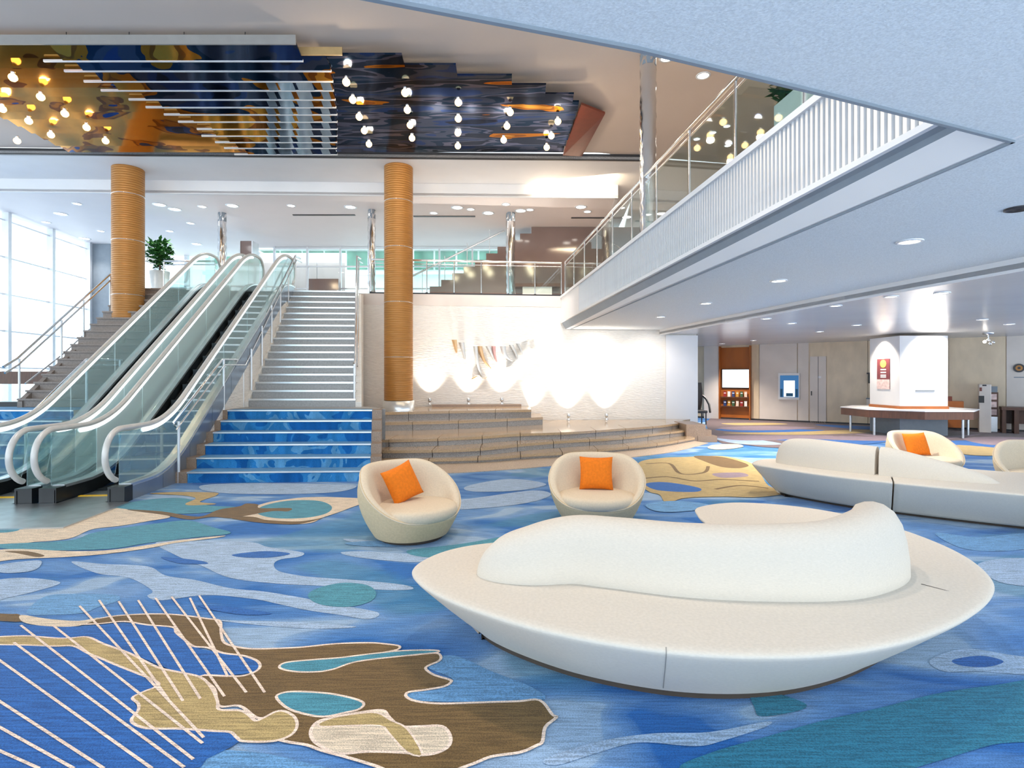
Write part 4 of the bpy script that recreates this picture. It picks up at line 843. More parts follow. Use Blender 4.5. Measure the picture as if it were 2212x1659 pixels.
for i, (px, py) in enumerate(((1655, 688), (1805, 660), (1925, 640), (2035, 632), (1710, 698), (1770, 716), (1850, 702), (1628, 735), (1560, 742), (2122, 690), (2180, 700))):
    downlight(px, py, 2.78, 'small downlight in the glossy lounge ceiling, %s in order of listing across the room' % ordw[i] if False else 'small downlight in the glossy lounge ceiling, ' + ('before the orange niche', 'halfway from niche to kiosk', 'in front of the kiosk poster', 'in front of the kiosk bright face', 'before the poster screen', 'before the panelled door', 'before the kiosk corner', 'over the orange niche', 'over the white pier', 'past the kiosk towards the coffee machine', 'over the coffee machine')[i], 'downlights of the lounge ceiling', 0.075, 'lens', 260 if i in (0, 1, 4, 5, 7, 8, 10) else 60 if i in (2, 9) else 0)
rear = [(167, 440), (132, 462), (345, 442), (378, 452), (437, 446), (502, 444), (629, 444), (757, 447), (218, 499), (100, 480), (183, 515), (367, 499), (412, 482), (425, 527), (937, 460), (988, 448), (1017, 452), (1055, 460), (1093, 441), (1125, 455), (1145, 453), (1255, 447), (1269, 457)]
for i, (px, py) in enumerate(sorted(rear)):
    downlight(px, py, 6.28, 'downlight in the high rear ceiling, %s counting across from the windows' % (ordw[i] if i < 20 else ('twenty-first', 'twenty-second', 'twenty-third')[i - 20]), 'downlights of the rear ceiling', 0.13 if i % 2 else 0.09, 'coollens' if px < 480 else 'lens', 70 if i % 2 else 0, (1, .8, .6) if px > 900 else (1, .93, .85))
for i, (px, py) in enumerate(((1440, 125), (1519, 163))):
    downlight(px, py, 6.72, 'glowing downlight in the brown ceiling over the balcony, ' + ('next to the mirror column', 'further from the mirror column')[i], 'downlights over the balcony', 0.09, 'lens', 120, WARM)
for i, (px, py) in enumerate(((1570, 275), (1540, 302), (1505, 330), (1572, 336))):
    d = 12.0; p = gy(px, py, d); downlight(px, 272 + i * 14, 6.72, 'small downlight seen through the balcony glass, ' + ordw[i] + ' in depth', 'small downlights behind the balcony', 0.06, 'lens')
for i, x in enumerate((-1.6, 0.2, 1.0)):  # added lamps without fixtures, set along the beam to brighten the stone wall
    lamp('wall_wash', 'SPOT', (x, 12.9, 6.55), 260, (1, .93, .88), (x + .2, 15.0, 2.9), 0.1, 60, 1.0)
for x in (2.3, 3.8): lamp('wall_wash', 'SPOT', (x, 14.2, 2.85), 60, (1, .9, .8), (x, 15.3, 1.5), 0.06, 110, 1.0)
for (x, y) in ((-6.0, 6.2), (-2.8, 5.8), (0.2, 5.0), (1.4, 4.4)):  # added warm lamps without fixtures, hidden by the slab, brighten sofas and carpet
    lamp('atrium_spot', 'SPOT', (x, y, 6.68), 190, (1, .87, .74), (x * .8 + .2, y - 1.2, 0), 0.12, 95, 0.9)
# cove lamp in the beam recess
lamp('cove_lamp', 'AREA', (bb[1][0] - 1.2, bb[1][1] - 0.55, 6.42), 34, WARM, (bb[1][0] - 1.0, bb[1][1] + .1, 6.48), 1.9, sy=0.12)
for i, (px, nm, l_) in enumerate(((700, 'linear_vent', 'dark slot vent in the rear ceiling above the grey stair'), (960, 'linear_vent', 'dark slot vent in the rear ceiling beyond the gold column'), (1300, 'linear_vent', 'dark slot vent in the rear ceiling above the balcony corner'))):
    p = gz(px, 464 + i * 3, 6.28); tag(build(MB().box(p[0] - .9, p[0] + .9, p[1] - .04, p[1] + .04, 6.262, 6.285), nm, M['dark']), l_, 'vent', 'slot vents')
p = gz(2200, 450, 2.9); o = thing('ceiling_vent', 'round dark ceiling vent at the edge over the lounge', 'vent', p)
build(MB().lathe(p, [(0.09, 0.0), (0.09, -.012), (0.07, -.016), (0.055, -.004), (0.035, -.016), (0.015, -.004)], 24), 'grille', M['dark'], o)

# ================================================================== LOUNGE BEHIND (far wall, niche, kiosk)
WA, WB = Vector((6.2, 22.5)), Vector((16.5, 14.8)); WD = (WB - WA).normalized(); WN_ = Vector((WD.y, -WD.x))      # WN_ points to the viewer
def onw(px, off=0.0):                               # point of the far wall under picture column px, moved off the wall
    k = (px - CX) / F; a = WA + WN_ * off
    # a + t*WD : x = k*y
    t_ = (k * a.y - a.x) / (WD.x - k * WD.y); p = a + WD * t_; return p
def zat(px, py, off=0.0): p = onw(px, off); return EYE + (HY - py) / F * p.y
struct('wall_lounge', MB().wall((WA.x, WA.y), (WB.x, WB.y), 0, 2.8, 0.25), M['travertine'])
WL = bpy.data.objects['wall_lounge']
def wbox(px0, px1, z0, z1, off0, off1):
    a, b = onw(px0, off0), onw(px1, off0); c, d = b + WN_ * (off1 - off0), a + WN_ * (off1 - off0)
    q_ = [d, c, b, a]
    return MB().hexa([(v.x, v.y, z0) for v in q_], [(v.x, v.y, z1) for v in q_])
edges_ = [1524, 1557]; build(wbox(1524, 1556, 0, 2.78, 0, .18), 'pier', M['lounge'], WL)
for (a_, b_, m_) in ((1624, 1640, 'travertine'), (1641, 1722, 'lounge'), (1724, 1747, 'lounge'), (1787, 1874, 'travertine'), (1876, 1907, 'travertine'), (2050, 2172, 'travertine'), (2174, 2240, 'lounge')):
    build(wbox(a_, b_, 0.06, 2.78, 0, .04), 'stone_panel', M[m_], WL)
struct('baseboard_lounge', wbox(1500, 2240, 0, 0.06, 0.0, .05), M['dark'])
D1 = struct('door_1', wbox(1750, 1785, 0.0, 2.3, 0, .05), M['lounge'])
build(wbox(1767, 1768, 0.0, 2.3, .05, .055), 'leaf_gap', M['dark'], D1); hnd = build(wbox(1752, 1754, .95, 1.1, .05, .09), 'handle', M['dark'], D1)
build(wbox(1768, 1774, 1.55, 1.62, .05, .06), 'door_plate', M['white'], D1)
nb = thing('veneer_niche', 'orange veneered wall niche with two display shelves', 'shelving', (onw(1590).x, onw(1590).y, 0))
build(wbox(1558, 1622, 0, 2.7, 0.0, .03), 'back_panel', M['wood'], nb)
build(wbox(1556, 1558, 0, 2.75, 0.0, .22), 'side_panel', M['wood'], nb); build(wbox(1621.5, 1623, 0, 2.75, 0.0, .22), 'side_panel', M['wood'], nb)
for py in (857, 877): build(wbox(1558.5, 1621, zat(1590, py) - .03, zat(1590, py), 0.03, .2), 'shelf', M['darkwood'], nb)
tv = thing('television', 'wide switched-on white television screen in the orange niche', 'television', (onw(1589, .1).x, onw(1589, .1).y, 1.5))
bz = build(wbox(1559.5, 1618.5, zat(1589, 839), zat(1589, 797), .03, .08), 'bezel', M['black'], tv); build(wbox(1560.5, 1617.5, zat(1589, 837), zat(1589, 798.5), .08, .085), 'display', M['screen'], bz)
cols = ((150, 40, 40), (230, 226, 220), (40, 60, 110), (190, 140, 60), (60, 90, 60), (226, 200, 180))
for r_, py in enumerate((857, 877)):
    for i in range(6):
        px = 1566 + i * 9; z = zat(1590, py); c_ = cols[(i + r_ * 2) % 6]
        mm = M.setdefault('bro%d' % ((i + r_ * 2) % 6), mat('brochure %d' % ((i + r_ * 2) % 6), rgb(*c_), 0.5, vary=0.1))
        o = thing('brochure', ('upper' if r_ == 0 else 'lower') + ' shelf brochure in the orange niche, %s from the pier side' % ordw[i], 'brochure', (onw(px, .12).x, onw(px, .12).y, z), 'brochures in the niche')
        cv = build(wbox(px - 3, px + 3, z, z + .2, .10, .115), 'cover', mm, o); build(wbox(px - 2.2, px + 2.2, z + .12, z + .15, .115, .118), 'title_strip', M['white'], cv)
ps = thing('poster_screen', 'upright backlit poster screen with blue picture on the pale panel', 'screen', (onw(1705, .1).x, onw(1705, .1).y, 1.4))
build(wbox(1682, 1728, zat(1705, 863), zat(1705, 806), .05, .13), 'frame', M['white'], ps)
M['poster'] = emit('blue poster glow', rgb(60, 104, 150), 0.8); M['poster2'] = emit('pale poster glow', rgb(232, 242, 248), 1.0); M['poster3'] = emit('dark poster glow', rgb(40, 70, 96), 0.7)
pst = build(wbox(1685, 1725, zat(1705, 858), zat(1705, 811), .13, .134), 'poster', M['poster'], ps); build(wbox(1693, 1717, zat(1705, 857), zat(1705, 822), .134, .137), 'poster_arch', M['poster2'], pst)
build(wbox(1698, 1713, zat(1705, 856), zat(1705, 849), .137, .139), 'poster_base', M['poster3'], pst)
for px, c_ in ((1688, 'poster3'), (1721, 'poster3')): build(wbox(px - 2.5, px + 2.5, zat(1705, 857), zat(1705, 840), .134, .137), 'poster_figure', M[c_], pst)
tl = thing('wall_telephones', 'dark telephone panels on a small shelf in the wall recess by the kiosk', 'telephone', (onw(1888, .1).x, onw(1888, .1).y, 1.3))
build(wbox(1873, 1906, zat(1888, 808), zat(1888, 805), .04, .2), 'shelf', M['dark'], tl); build(wbox(1876, 1882, zat(1888, 828), zat(1888, 808), .04, .12), 'handset', M['black'], tl); build(wbox(1891, 1898, zat(1888, 826), zat(1888, 808), .04, .12), 'handset', M['black'], tl); build(wbox(1882, 1891, zat(1888, 820), zat(1888, 808), .04, .08), 'panel', M['c_teal'], tl)
rd = thing('wall_console', 'pale grey console fixed below the telephone panels', 'console', (onw(1888, .1).x, onw(1888, .1).y, .6))
build(wbox(1873, 1906, zat(1888, 876), zat(1888, 862), .04, .25), 'body', M['lounge'], rd); build(wbox(1872, 1907, zat(1888, 862), zat(1888, 859.5), .04, .27), 'top', M['grey'], rd)
# kiosk: lit square pillar with a hexagonal counter around it
kc = Vector((11.1, 15.6)); ka = math.radians(-1)
kx, ky = Vector((math.cos(ka), math.sin(ka))), Vector((-math.sin(ka), math.cos(ka)))
def kbox(a0, a1, b0, b1, z0, z1):
    q_ = [kc + kx * a + ky * b for a, b in ((a0, b0), (a1, b0), (a1, b1), (a0, b1))]
    return MB().hexa([(v.x, v.y, z0) for v in q_], [(v.x, v.y, z1) for v in q_])
KP = thing('information_kiosk', 'bright white square pillar with brown polygonal counter and grey base', 'kiosk', (kc.x, kc.y, 0))
hw = 0.64
build(kbox(-hw, hw, -hw, hw, 0.76, 2.70), 'pillar', M['white'], KP); build(kbox(-hw - .02, hw + .02, -hw - .02, hw + .02, .70, .80), 'plinth_band', M['wood'], KP)
build(kbox(-hw, hw, -hw, hw, 0.0, 0.52), 'base', M['grey'], KP)
hexp = [(kc.x + 1.62 * math.cos(math.radians(22.5 + 45 * k)), kc.y + 1.62 * math.sin(math.radians(22.5 + 45 * k))) for k in range(8)]
build(MB().prism(hexp, 0.50, 0.70), 'counter_apron', M['darkwood'], KP); build(MB().prism([(kc.x + (x - kc.x) * 1.01, kc.y + (y - kc.y) * 1.01) for x, y in hexp], 0.70, 0.725), 'counter_top', M['white'], KP)
for k in (1, 3, 4, 6, 7): x, y = hexp[k]; build(MB().tube([(kc.x + (x - kc.x) * .85, kc.y + (y - kc.y) * .85, 0), (kc.x + (x - kc.x) * .85, kc.y + (y - kc.y) * .85, .5)], 0.03, 8), 'leg', M['steel'], KP)
po = thing('kiosk_poster', 'maroon and yellow poster on the shaded face of the white kiosk pillar', 'poster', (kc.x - kx.x * hw, kc.y - kx.y * hw, 1.6))
M['posterm'] = mat('maroon poster', rgb(120, 60, 66), 0.5, vary=0.1); M['postery'] = mat('yellow poster', rgb(226, 206, 92), 0.5, vary=0.1); M['posterp'] = mat('pale poster', rgb(226, 200, 196), 0.5, vary=0.2, vscale=14)
sh_ = build(kbox(-hw - .013, -hw - .001, -.25, .30, 1.25, 2.10), 'sheet', M['posterm'], po); build(kbox(-hw - .016, -hw - .012, -.25, .30, 1.25, 1.52), 'photo_strip', M['posterp'], sh_)
sun = []
for k in range(20): a = 2 * PI * k / 20; v = kc + kx * (-hw - .016) + ky * (0.02 + .13 * math.cos(a)); sun.append((v.x, v.y, 1.96 + .11 * math.sin(a)))
build(MB().extrude(sun, (-kx.x * .003, -kx.y * .003, 0)), 'yellow_disc', M['postery'], sh_, fix=True)
for zz in (1.78, 1.70, 1.62, 1.57): build(kbox(-hw - .016, -hw - .012, -.10, .14, zz, zz + .035), 'text_line', M['white'], sh_)
sg = thing('kiosk_sign', 'thin grey lettering strip on the bright face of the kiosk pillar', 'sign', (kc.x - ky.x * hw, kc.y - ky.y * hw, 1.2))
build(kbox(-.22, .28, -hw - .011, -hw - .001, 1.20, 1.235), 'strip', M['grey'], sg)
for (a, b) in ((0.05, -1.0), (.4, -1.0), (-1.0, 0.0)):
    v = kc + kx * a + ky * b; lamp('kiosk_lamp', 'SPOT', (v.x, v.y, 2.68), 130, (1, .88, .72), (kc.x + kx.x * a * .5, kc.y, 1.6), 0.05, 100, 0.8)
# coffee machine, brochure rack, desk, clock
cm = thing('vending_machine', 'tall narrow white coffee machine with dark dispensing bay by the lounge wall', 'vending machine', (onw(2128, .8).x, onw(2128, .8).y, 0))
def wbx(px0, px1, z0, z1, o0, o1): return wbox(px0, px1, z0, z1, o0, o1)
zt = zat(2128, 830, .9)
bevel(build(wbx(2112, 2138, 0, zt, .5, 1.0), 'body', M['lounge'], cm), .02)
build(wbx(2114, 2126, zat(2120, 870, 1), zat(2120, 855, 1), 1.0, 1.012), 'dispensing_bay', M['black'], cm); build(wbx(2116, 2121, zat(2120, 845, 1), zat(2120, 837, 1), 1.0, 1.01), 'red_mark', M['maroon'], cm); build(wbx(2122, 2131, zat(2120, 834, 1), zat(2120, 831, 1), 1.0, 1.01), 'name_strip', M['dark'], cm)
br = thing('brochure_rack', 'upright brochure stand with striped header beside the coffee machine', 'rack', (onw(2150, .6).x, onw(2150, .6).y, 0))
build(wbx(2140, 2154, 0, .45, .5, .6), 'stand', M['steel'], br); build(wbx(2139, 2155, .45, 1.15, .5, .7), 'pocket_panel', M['darkwood'], br); build(wbx(2140, 2154, 1.15, 1.32, .6, .7), 'header', M['mauve'] if 'mauve' in M else M['grey'], br)
for k in range(3): build(wbx(2141, 2153, .5 + k * .22, .66 + k * .22, .7, .72), 'leaflet', M['posterp'], br)
dsk = thing('writing_desk', 'dark wooden desk against the lounge wall past the coffee machine', 'desk', (onw(2195, .6).x, onw(2195, .6).y, 0))
build(wbx(2158, 2240, .66, .74, .3, 1.0), 'desk_top', M['darkwood'], dsk); build(wbx(2160, 2168, 0, .66, .3, .95), 'leg', M['darkwood'], dsk); build(wbx(2185, 2195, 0, .66, .3, .95), 'leg', M['darkwood'], dsk); build(wbx(2160, 2240, .25, .66, .3, .36), 'modesty_panel', M['darkwood'], dsk)
ck = thing('wall_clock', 'round dark bronze emblem clock on the pale lounge panel', 'clock', (onw(2201, .1).x, onw(2201, .1).y, 1.8))
pcx = onw(2201, .05); zc = zat(2201, 795, .05)
def disc(r, o0, o1, n=28):
    pts = [(pcx.x + WN_.x * o0 + WD.x * r * math.cos(2 * PI * k / n), pcx.y + WN_.y * o0 + WD.y * r * math.cos(2 * PI * k / n), zc + r * math.sin(2 * PI * k / n)) for k in range(n)]
    return MB().extrude(pts, (WN_.x * (o1 - o0), WN_.y * (o1 - o0), 0))
build(disc(.125, 0, .03), 'rim', M['dark'], ck, fix=True); build(disc(.08, .03, .036), 'face', M['gold'], ck, fix=True); build(disc(.035, .036, .04), 'centre', M['dark'], ck, fix=True)
build(wbx(2190, 2212, zat(2201, 816, .05), zat(2201, 814, .05), .04, .045), 'caption_strip', M['grey'], ck)
yc = thing('orange_cabinet', 'low orange cabinet half hidden behind the kiosk', 'cabinet', (onw(2065, 1).x, onw(2065, 1).y, 0))
build(wbx(2046, 2080, 0.1, zat(2065, 867, .9), .4, .9), 'body', M['wood'], yc); build(wbx(2046, 2056, zat(2065, 867, .9), zat(2065, 857, .9), .5, .8), 'monitor_back', M['maroon'], yc)
sp3 = thing('glass_chandelier', 'cluster of small glass globes hanging from the lounge ceiling', 'lamp', gy(2135, 735, 15))
pp = gy(2135, 716, 15); build(MB().lathe((pp[0], 15, 2.74), [(0.12, 0.04), (0.12, 0.0), (.02, -.01), (.012, -.12)], 16), 'canopy', M['steel'], sp3)
for k, (dx, dy, dz) in enumerate(((-.1, 0, -.2), (.05, .05, -.16), (.09, -.05, -.22), (-.02, -.08, -.26))):
    c_ = (pp[0] + dx, 15 + dy, 2.74 + dz); build(MB().lathe(c_, [(0.005, -.04), (.03, -.026), (.04, 0), (.03, .026), (.005, .04)], 12).tube([c_, (pp[0], 15, 2.63)], .004, 5), 'globe', M['chrome'] if k else M['lens'], sp3)

# ================================================================== SOFAS
def ring_offset(P, d):
    n = len(P); out = []
    for i in range(n):
        t_ = P[(i + 1) % n] - P[i - 1]; t_.normalize(); out.append(P[i] + Vector((-t_.y, t_.x, 0)) * d)   # ccw curve: left = inside
    return out
def seat_body(P, prof):
    R = [[(p.x, p.y, z) for p in ring_offset(P, ins)] for ins, z in prof]
    mb = MB().rings(R, False); n = len(P); mb.add(R[0], [tuple(range(n))[::-1]]); mb.add(R[-1], [tuple(range(n))]); return mb
SEATP = [(0.40, 0.035), (0.375, 0.06), (0.27, 0.15), (0.16, 0.25), (0.07, 0.335), (0.018, 0.385), (0.002, 0.405), (0.0, 0.412), (0.006, 0.420), (0.022, 0.426), (0.06, 0.428)]
def backrest(spine, hs, ws, lean=0.05, z0=0.415):
    """rounded cross-section swept on a plan spine; hs/ws heights and half-widths per spine point"""
    S = spline([(x, y, 0) for x, y in spine], 8); H_ = spline([(h, w__, 0) for h, w__ in zip(hs, ws)], 8); R = []
    for i, p in enumerate(S):
        t_ = (S[min(i + 1, len(S) - 1)] - S[max(0, i - 1)]); t_.normalize(); nrm = Vector((-t_.y, t_.x, 0)); h, wd = max(0.004, H_[i].x), max(0.01, H_[i].y)
        sec = [(-1.0, 0), (-1.0, .25), (-.96, .5), (-.88, .72), (-.70, .88), (-.42, .97), (-.1, 1.0), (.2, .985), (.5, .93), (.72, .80), (.84, .6), (.93, .35), (1.0, 0)]
        R.append([p + nrm * (a * wd - lean * (b ** 1.5) * -1) + Vector((0, 0, z0 + b * h)) for a, b in sec])
    mb = MB(); n = len(R[0]); vs = [v for r_ in R for v in r_]; fs = []
    for i in range(len(R) - 1):
        for k in range(n - 1): fs.append((i * n + k, i * n + k + 1, (i + 1) * n + k + 1, (i + 1) * n + k))
    mb.add(vs, fs, True); mb.add(R[0], [tuple(range(n))], True); mb.add(R[-1], [tuple(range(n))[::-1]], True); return mb
s1 = thing('island_sofa', 'large cream pebble-shaped island sofa with curved backrest in the middle of the carpet', 'sofa', (1.2, 3.2, 0))
plan1 = [(-0.60, 3.40), (-0.50, 3.10), (-0.22, 2.80), (0.20, 2.52), (0.72, 2.34), (1.25, 2.32), (1.75, 2.45), (2.25, 2.72), (2.65, 3.05), (2.87, 3.40), (2.98, 3.80), (2.97, 4.25), (2.82, 4.70), (2.50, 5.02), (2.05, 5.14), (1.66, 4.96), (1.56, 4.66), (1.50, 4.30), (1.10, 4.05), (0.50, 3.95), (-0.05, 3.92), (-0.42, 3.74)]
P1 = spline([(x, y, 0) for x, y in plan1], 8, True)
build(seat_body(P1, SEATP), 'seat', M['fabric'], s1)
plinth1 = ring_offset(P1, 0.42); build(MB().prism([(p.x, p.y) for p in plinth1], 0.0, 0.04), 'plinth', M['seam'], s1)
bk = backrest([(-0.17, 3.36), (-0.10, 3.28), (0.10, 3.24), (0.36, 3.26), (0.60, 3.18), (0.95, 3.06), (1.35, 3.01), (1.75, 3.04), (2.08, 3.22), (2.24, 3.42), (2.28, 3.58)],
              [0.02, 0.20, 0.29, 0.345, 0.355, 0.355, 0.36, 0.375, 0.40, 0.40, 0.34], [0.02, 0.13, 0.165, 0.165, 0.16, 0.16, 0.16, 0.165, 0.17, 0.16, 0.10], lean=0.03)
build(bk, 'backrest', M['fabric'], s1)
def seam(pts, parent, r=0.004): build(MB().tube(pts, r, 6), 'seam', M['seam'], parent)
for px, by in ((1455, 1500), (2105, 0)):                # upright seams in the seat skirt
    if by:
        tgt = (px - CX) / F; best = min(P1[:200], key=lambda p: abs(p.x - tgt * p.y) + (9 if p.y > 3 else 0)); i = min(range(len(P1)), key=lambda k: (P1[k] - best).length)
        pts = []
        for ins, z in SEATP[1:-1]:
            rg = ring_offset(P1, ins - .0005); pts.append((rg[i].x, rg[i].y, z))
        build(MB().tube(pts, .0022, 6), 'seam', M['softseam'], s1)
seam([gz(1990, 1262, .428), gz(2040, 1275, .427), gz(2088, 1288, .420)], s1, .003)
s1b = thing('island_sofa', 'long pale sofa in two halves with tapering backrest and dark gap between them', 'sofa', (5.2, 6.6, 0))
plan2 = [(3.24, 7.50), (3.32, 7.20), (3.55, 6.80), (3.85, 6.42), (4.30, 6.02), (4.85, 5.62), (5.45, 5.25), (6.10, 4.95), (6.75, 4.85), (7.20, 5.10), (7.25, 5.60), (6.90, 6.10), (6.50, 6.50), (6.0, 6.85), (5.4, 7.25), (4.8, 7.6), (4.2, 7.85), (3.6, 7.88)]
P2 = spline([(x, y, 0) for x, y in plan2], 8, True)
# split along the dark gap: line from front (4.20,6.05) to the back
ga, gd = Vector((4.19, 6.10, 0)), Vector((0.62, 1.0, 0)).normalized()
def side(p): v = p - ga; return gd.x * v.y - gd.y * v.x
def clip(P, sgn, off):
    out = []; n = len(P)
    for i in range(n):
        a, b = P[i], P[(i + 1) % n]; sa, sb = sgn * side(a) - off, sgn * side(b) - off
        if sa > 0: out.append(a)
        if sa * sb < 0:
            k = sa / (sa - sb); m_ = a.lerp(b, k); out.append(m_)
    # densify the straight cut
    res = []
    for i in range(len(out)):
        res.append(out[i]); d = (out[(i + 1) % len(out)] - out[i]); 
        if d.length > 0.4:
            for j in range(1, 8): res.append(out[i] + d * j / 8)
    return res
SEATP2 = [(0.34, 0.035), (0.32, 0.06), (0.22, 0.15), (0.13, 0.25), (0.055, 0.335), (0.015, 0.385), (0.002, 0.405), (0.0, 0.412), (0.006, 0.420), (0.022, 0.426), (0.05, 0.428)]
def seat_half(sgn):
    Pc = clip(P2, sgn, 0.008); mb = MB(); R = []
    for ins, z in SEATP2:
        ring = []
        src = ring_offset(P2, ins); src = clip(src, sgn, 0.008)
        ring = src; R.append([(p.x, p.y, z) for p in ring])
    # resample every ring to one count
    N_ = 120; RR = []
    for ring in R:
        V = [Vector(v) for v in ring]
        # start at the cut corner for alignment
        ss = [abs(side(v)) for v in V]; idx = [i for i in range(len(V)) if ss[i] < 0.0085]
        i0 = max(idx, key=lambda i: (V[i] - ga).dot(gd)); V = V[i0:] + V[:i0]
        # cut part and curved part are resampled separately so the corners stay put
        j0 = min(range(len(V)), key=lambda i: (V[i] - ga).dot(gd) if abs(side(V[i])) < .0085 else 9)
        def res(seq, n):
            L_ = [0]
            for a, b in zip(seq[:-1], seq[1:]): L_.append(L_[-1] + (b - a).length)
            o_ = []
            for k in range(n):
                s = L_[-1] * k / n; j = max(i for i in range(len(L_)) if L_[i] <= s + 1e-9); j = min(j, len(seq) - 2)
                o_.append(seq[j].lerp(seq[j + 1], (s - L_[j]) / max(1e-9, L_[j + 1] - L_[j])))
            return o_
        RR.append(res(V[:j0 + 1], N_) + res(V[j0:] + [V[0]], N_))
    mb.rings(RR, False); n = len(RR[0]); mb.add(RR[0], [tuple(range(n))[::-1]]); mb.add(RR[-1], [tuple(range(n))])
    return mb
for sgn in (1, -1): build(seat_half(sgn), 'seat', M['fabric'], s1b, fix=True)
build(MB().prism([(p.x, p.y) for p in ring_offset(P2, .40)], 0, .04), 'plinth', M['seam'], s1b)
sp2 = [(3.66, 7.48), (3.80, 7.30), (4.10, 6.95), (4.40, 6.66), (4.70, 6.42), (5.0, 6.22), (5.25, 6.08), (5.32, 6.04)]
def sub(i0, i1, eo): return sp2[i0:i1]
def at2(seq, k): 
    S = spline([(x, y, 0) for x, y in seq], 10); i = min(len(S) - 1, int(k * (len(S) - 1))); return (S[i].x, S[i].y)
build(backrest([(3.62, 7.56), (3.68, 7.46), (3.85, 7.24), (4.10, 6.93), (4.30, 6.73), (4.375, 6.655)], [.16, .32, .365, .355, .34, .335], [.05, .12, .14, .14, .14, .14], .02), 'backrest', M['fabric'], s1b)
build(backrest([(4.40, 6.63), (4.48, 6.56), (4.70, 6.40), (4.95, 6.24), (5.18, 6.10), (5.30, 6.04)], [.335, .33, .27, .19, .10, .02], [.14, .14, .14, .13, .10, .03], .02), 'backrest', M['fabric'], s1b)

# ================================================================== TUB CHAIRS AND CUSHIONS
def tub_mesh():
    n = 72; R = []; 
    def rim(ph): return 0.245 + 0.465 * sstep(0.0, 1.0, (1 - math.cos(ph)) / 2 * 1.10)
    def outr(z, h, ph):
        k = z / 0.46
        r0 = 0.335 + 0.185 * (1 - (1 - min(1, k)) ** 1.8)
        if z > 0.46: r0 -= 0.05 * ((z - .46) / .26) ** 1.5
        sq = 1 - 0.07 * max(0.0, math.cos(ph)) ** 5
        return r0 * sq
    for lev in range(9):
        k = lev / 8; ring = []
        for i in range(n):
            ph = 2 * PI * i / n; h = rim(ph) - .03; z = 0.035 + (h - .035) * k; r_ = outr(z, h, ph); ring.append((r_ * math.cos(ph), r_ * math.sin(ph), z))
        R.append(ring)
    for (dr, dz) in ((.008, .02), (.028, .03), (.055, .026), (.075, .008), (.09, -.03), (.11, -.10), (.15, -.20)):
        ring = []
        for i in range(n):
            ph = 2 * PI * i / n; h = rim(ph); r_ = outr(h - .03, h, ph) - dr; z = max(.22, h - .03 + dz); ring.append((r_ * math.cos(ph), r_ * math.sin(ph), z))
        R.append(ring)
    R.append([(0.25 * math.cos(2 * PI * i / n), 0.25 * math.sin(2 * PI * i / n), .22) for i in range(n)])
    mb = MB().rings(R, True); pipe = []
    for i in range(n):
        ph = 2 * PI * i / n; h = rim(ph); r_ = outr(h - .03, h, ph) + .001; pipe.append((r_ * math.cos(ph), r_ * math.sin(ph), h - .022))
    return mb, pipe
def cushion_mesh():
    n = 60; R = []
    def pl(ph, s):
        c, q_ = math.cos(ph), math.sin(ph); r_ = 0.415 if c < 0 else 0.415 + 0.045 * c ** 0.8
        e = 1 / ((abs(c) ** 3 + abs(q_) ** 3) ** (1 / 3)); r_ = r_ * (0.82 + .18 * (e if c > 0 else 1)); return (r_ * s * c, r_ * s * q_)
    for s, z in ((.85, .21), (.95, .22), (.99, .25), (1.0, .275), (.985, .305), (.95, .325), (.85, .335), (.5, .342), (.1, .343)):
        R.append([pl(2 * PI * i / n, s) + (z,) for i in range(n)])
    return MB().rings(R, True)
def pillow_mesh(a=.185, t_=.07):
    mb = MB(); n = 12; vs = []; fs = []
    for sg in (1, -1):
        for i in range(n + 1):
            for j in range(n + 1):
                u, v = -1 + 2 * i / n, -1 + 2 * j / n; b = (1 - u ** 4) * (1 - v ** 4); pin = 1 - .07 * (1 - abs(u) ** 2) * abs(v) ** 3; pin2 = 1 - .07 * (1 - abs(v) ** 2) * abs(u) ** 3
                vs.append((a * u * pin2, sg * (t_ * b ** .6 + .002), a * v * pin))
        o_ = 0 if sg == 1 else (n + 1) ** 2
        for i in range(n):
            for j in range(n):
                q_ = (o_ + i * (n + 1) + j, o_ + (i + 1) * (n + 1) + j, o_ + (i + 1) * (n + 1) + j + 1, o_ + i * (n + 1) + j + 1); fs.append(q_ if sg == -1 else q_[::-1])
    mb.add(vs, fs, True)
    per = [i * (n + 1) for i in range(n + 1)] + [n * (n + 1) + j for j in range(1, n + 1)] + [i * (n + 1) + n for i in range(n - 1, -1, -1)] + [j for j in range(n - 1, 0, -1)]
    m_ = (n + 1) ** 2; L_ = len(per)
    mb.f += [(per[k], per[(k + 1) % L_], per[(k + 1) % L_] + m_, per[k] + m_) for k in range(L_)]; mb.sm += [True] * L_
    return mb
protos = {}
def chair(x, y, face, label):
    o = bpy.data.objects.new('tub_chair', None); C.objects.link(o); o.location = (x, y, 0); o.rotation_euler = (0, 0, face); tag(o, label, 'armchair', 'round tub armchairs'); ORG[o.name] = Vector((0, 0, 0))
    if not protos:
        sh, pipe = tub_mesh()
        protos['shell'] = build(sh, 'shell', [M['shell'], M['tubfabric']], o); protos['shell'].data.polygons.foreach_set('material_index', [0 if k < 9 * 72 else 1 for k in range(len(protos['shell'].data.polygons))]); protos['cushion'] = build(cushion_mesh(), 'seat_cushion', M['tubfabric'], o)
        protos['piping'] = build(MB().tube(pipe, .006, 6, closed=True), 'piping', M['tubfabric'], o)
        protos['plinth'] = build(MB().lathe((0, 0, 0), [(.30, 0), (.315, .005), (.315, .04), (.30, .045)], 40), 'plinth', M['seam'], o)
    else:
        for k in list(protos):
            c = protos[k].copy(); C.objects.link(c); c.parent = o
    return o
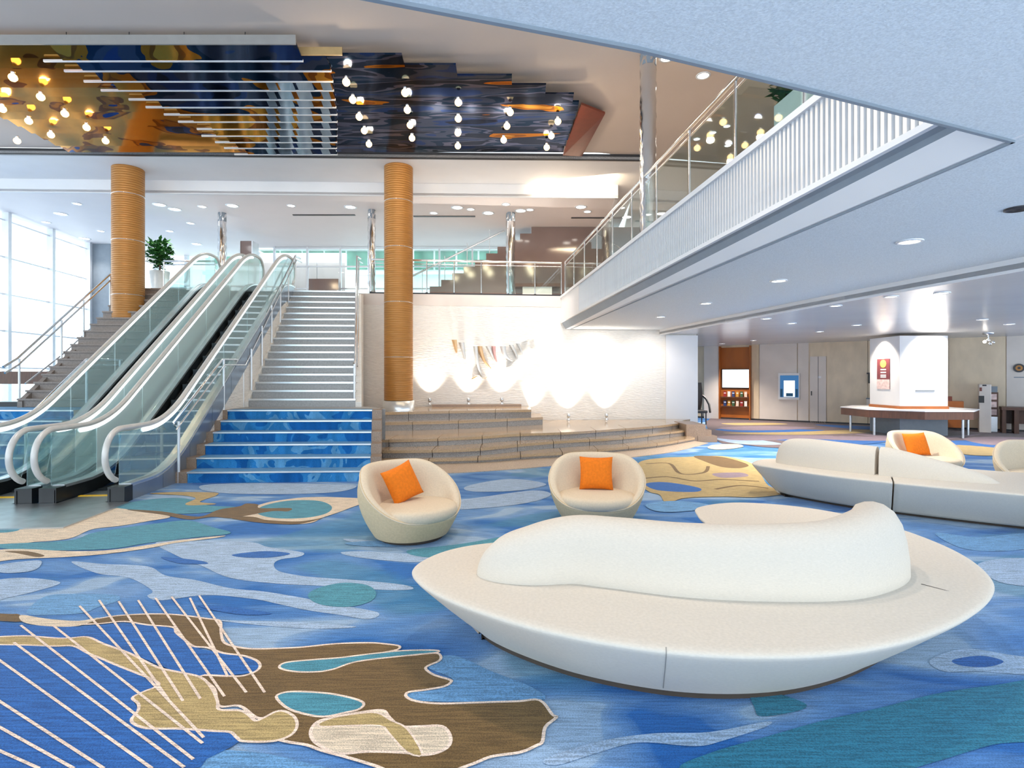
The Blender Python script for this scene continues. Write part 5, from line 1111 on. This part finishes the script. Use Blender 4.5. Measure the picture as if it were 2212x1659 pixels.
def pillow(x, y, z, rz, tilt, roll, label):
    global _pm
    o = bpy.data.objects.new('cushion', _pm if '_pm' in globals() else None) if False else None
    ob = build(pillow_mesh(), 'cushion', M['orange']); ob.location = (x, y, z)
    ob.rotation_mode = 'ZXY'
    ob.matrix_world = Matrix.Translation((x, y, z)) @ Matrix.Rotation(rz, 4, 'Z') @ Matrix.Rotation(tilt, 4, 'X') @ Matrix.Rotation(roll, 4, 'Y')
    return tag(ob, label, 'cushion', 'orange cushions on the tub chairs')
def seat_set(x, y, deg, label, plabel, roll=0.0, sidew=0.0):
    f_ = math.radians(deg); chair(x, y, f_, label)
    fx, fy = math.cos(f_), math.sin(f_)
    bx_, by_ = x - fx * .13 + fy * sidew, y - fy * .13 - fx * sidew
    pillow(bx_, by_, .515, f_ + PI / 2, math.radians(-20), roll, plabel)
seat_set(-1.0, 5.52, -46, 'cream tub armchair turned sideways in front of the blue carpeted steps', 'orange cushion slumped in the tub armchair in front of the blue steps', -0.28, 0.02)
seat_set(0.92, 6.05, -97, 'cream tub armchair facing the viewer behind the large island sofa', 'orange cushion upright in the tub armchair behind the large island sofa', 0.0)
seat_set(6.47, 8.7, -88, 'cream tub armchair behind the two-part sofa in front of the kiosk', 'orange cushion in the tub armchair in front of the kiosk', -0.05, .04)
chair(7.0, 7.30, math.radians(-120), 'tub armchair cut off by the picture edge beside the two-part sofa')
# dark chair by the stage corner
p = gz(1518, 916, 0); dc = thing('waiting_chair', 'dark high-backed chair half hidden behind the pale pier at the stage corner', 'chair', p)
build(MB().rings([[(p[0] - .2 + .05 * math.sin(k / 10 * 3) + a, p[1] + .25 + b - .06 * k / 10, .45 + .95 * k / 10) for a, b in ((-.2, -.03), (.2, -.03), (.22, .0), (.2, .03), (-.2, .03), (-.22, 0))] for k in range(11)]), 'backrest', M['dark'], dc)
bevel(build(MB().box(p[0] - .42, p[0] + .08, p[1] - .25, p[1] + .28, .38, .48), 'seat', M['dark'], dc), .03)
for a in (-.38, .04):
    for b in (-.2, .22): build(MB().tube([(p[0] + a, p[1] + b, 0), (p[0] + a, p[1] + b, .38)], .022, 8), 'leg', M['dark'], dc)
build(MB().tube([(p[0] + .08, p[1] + .25, .95), (p[0] + .14, p[1] + .1, .86), (p[0] + .18, p[1] - .1, .66), (p[0] + .18, p[1] - .2, .40)], .035, 8), 'armrest', M['dark'], dc)
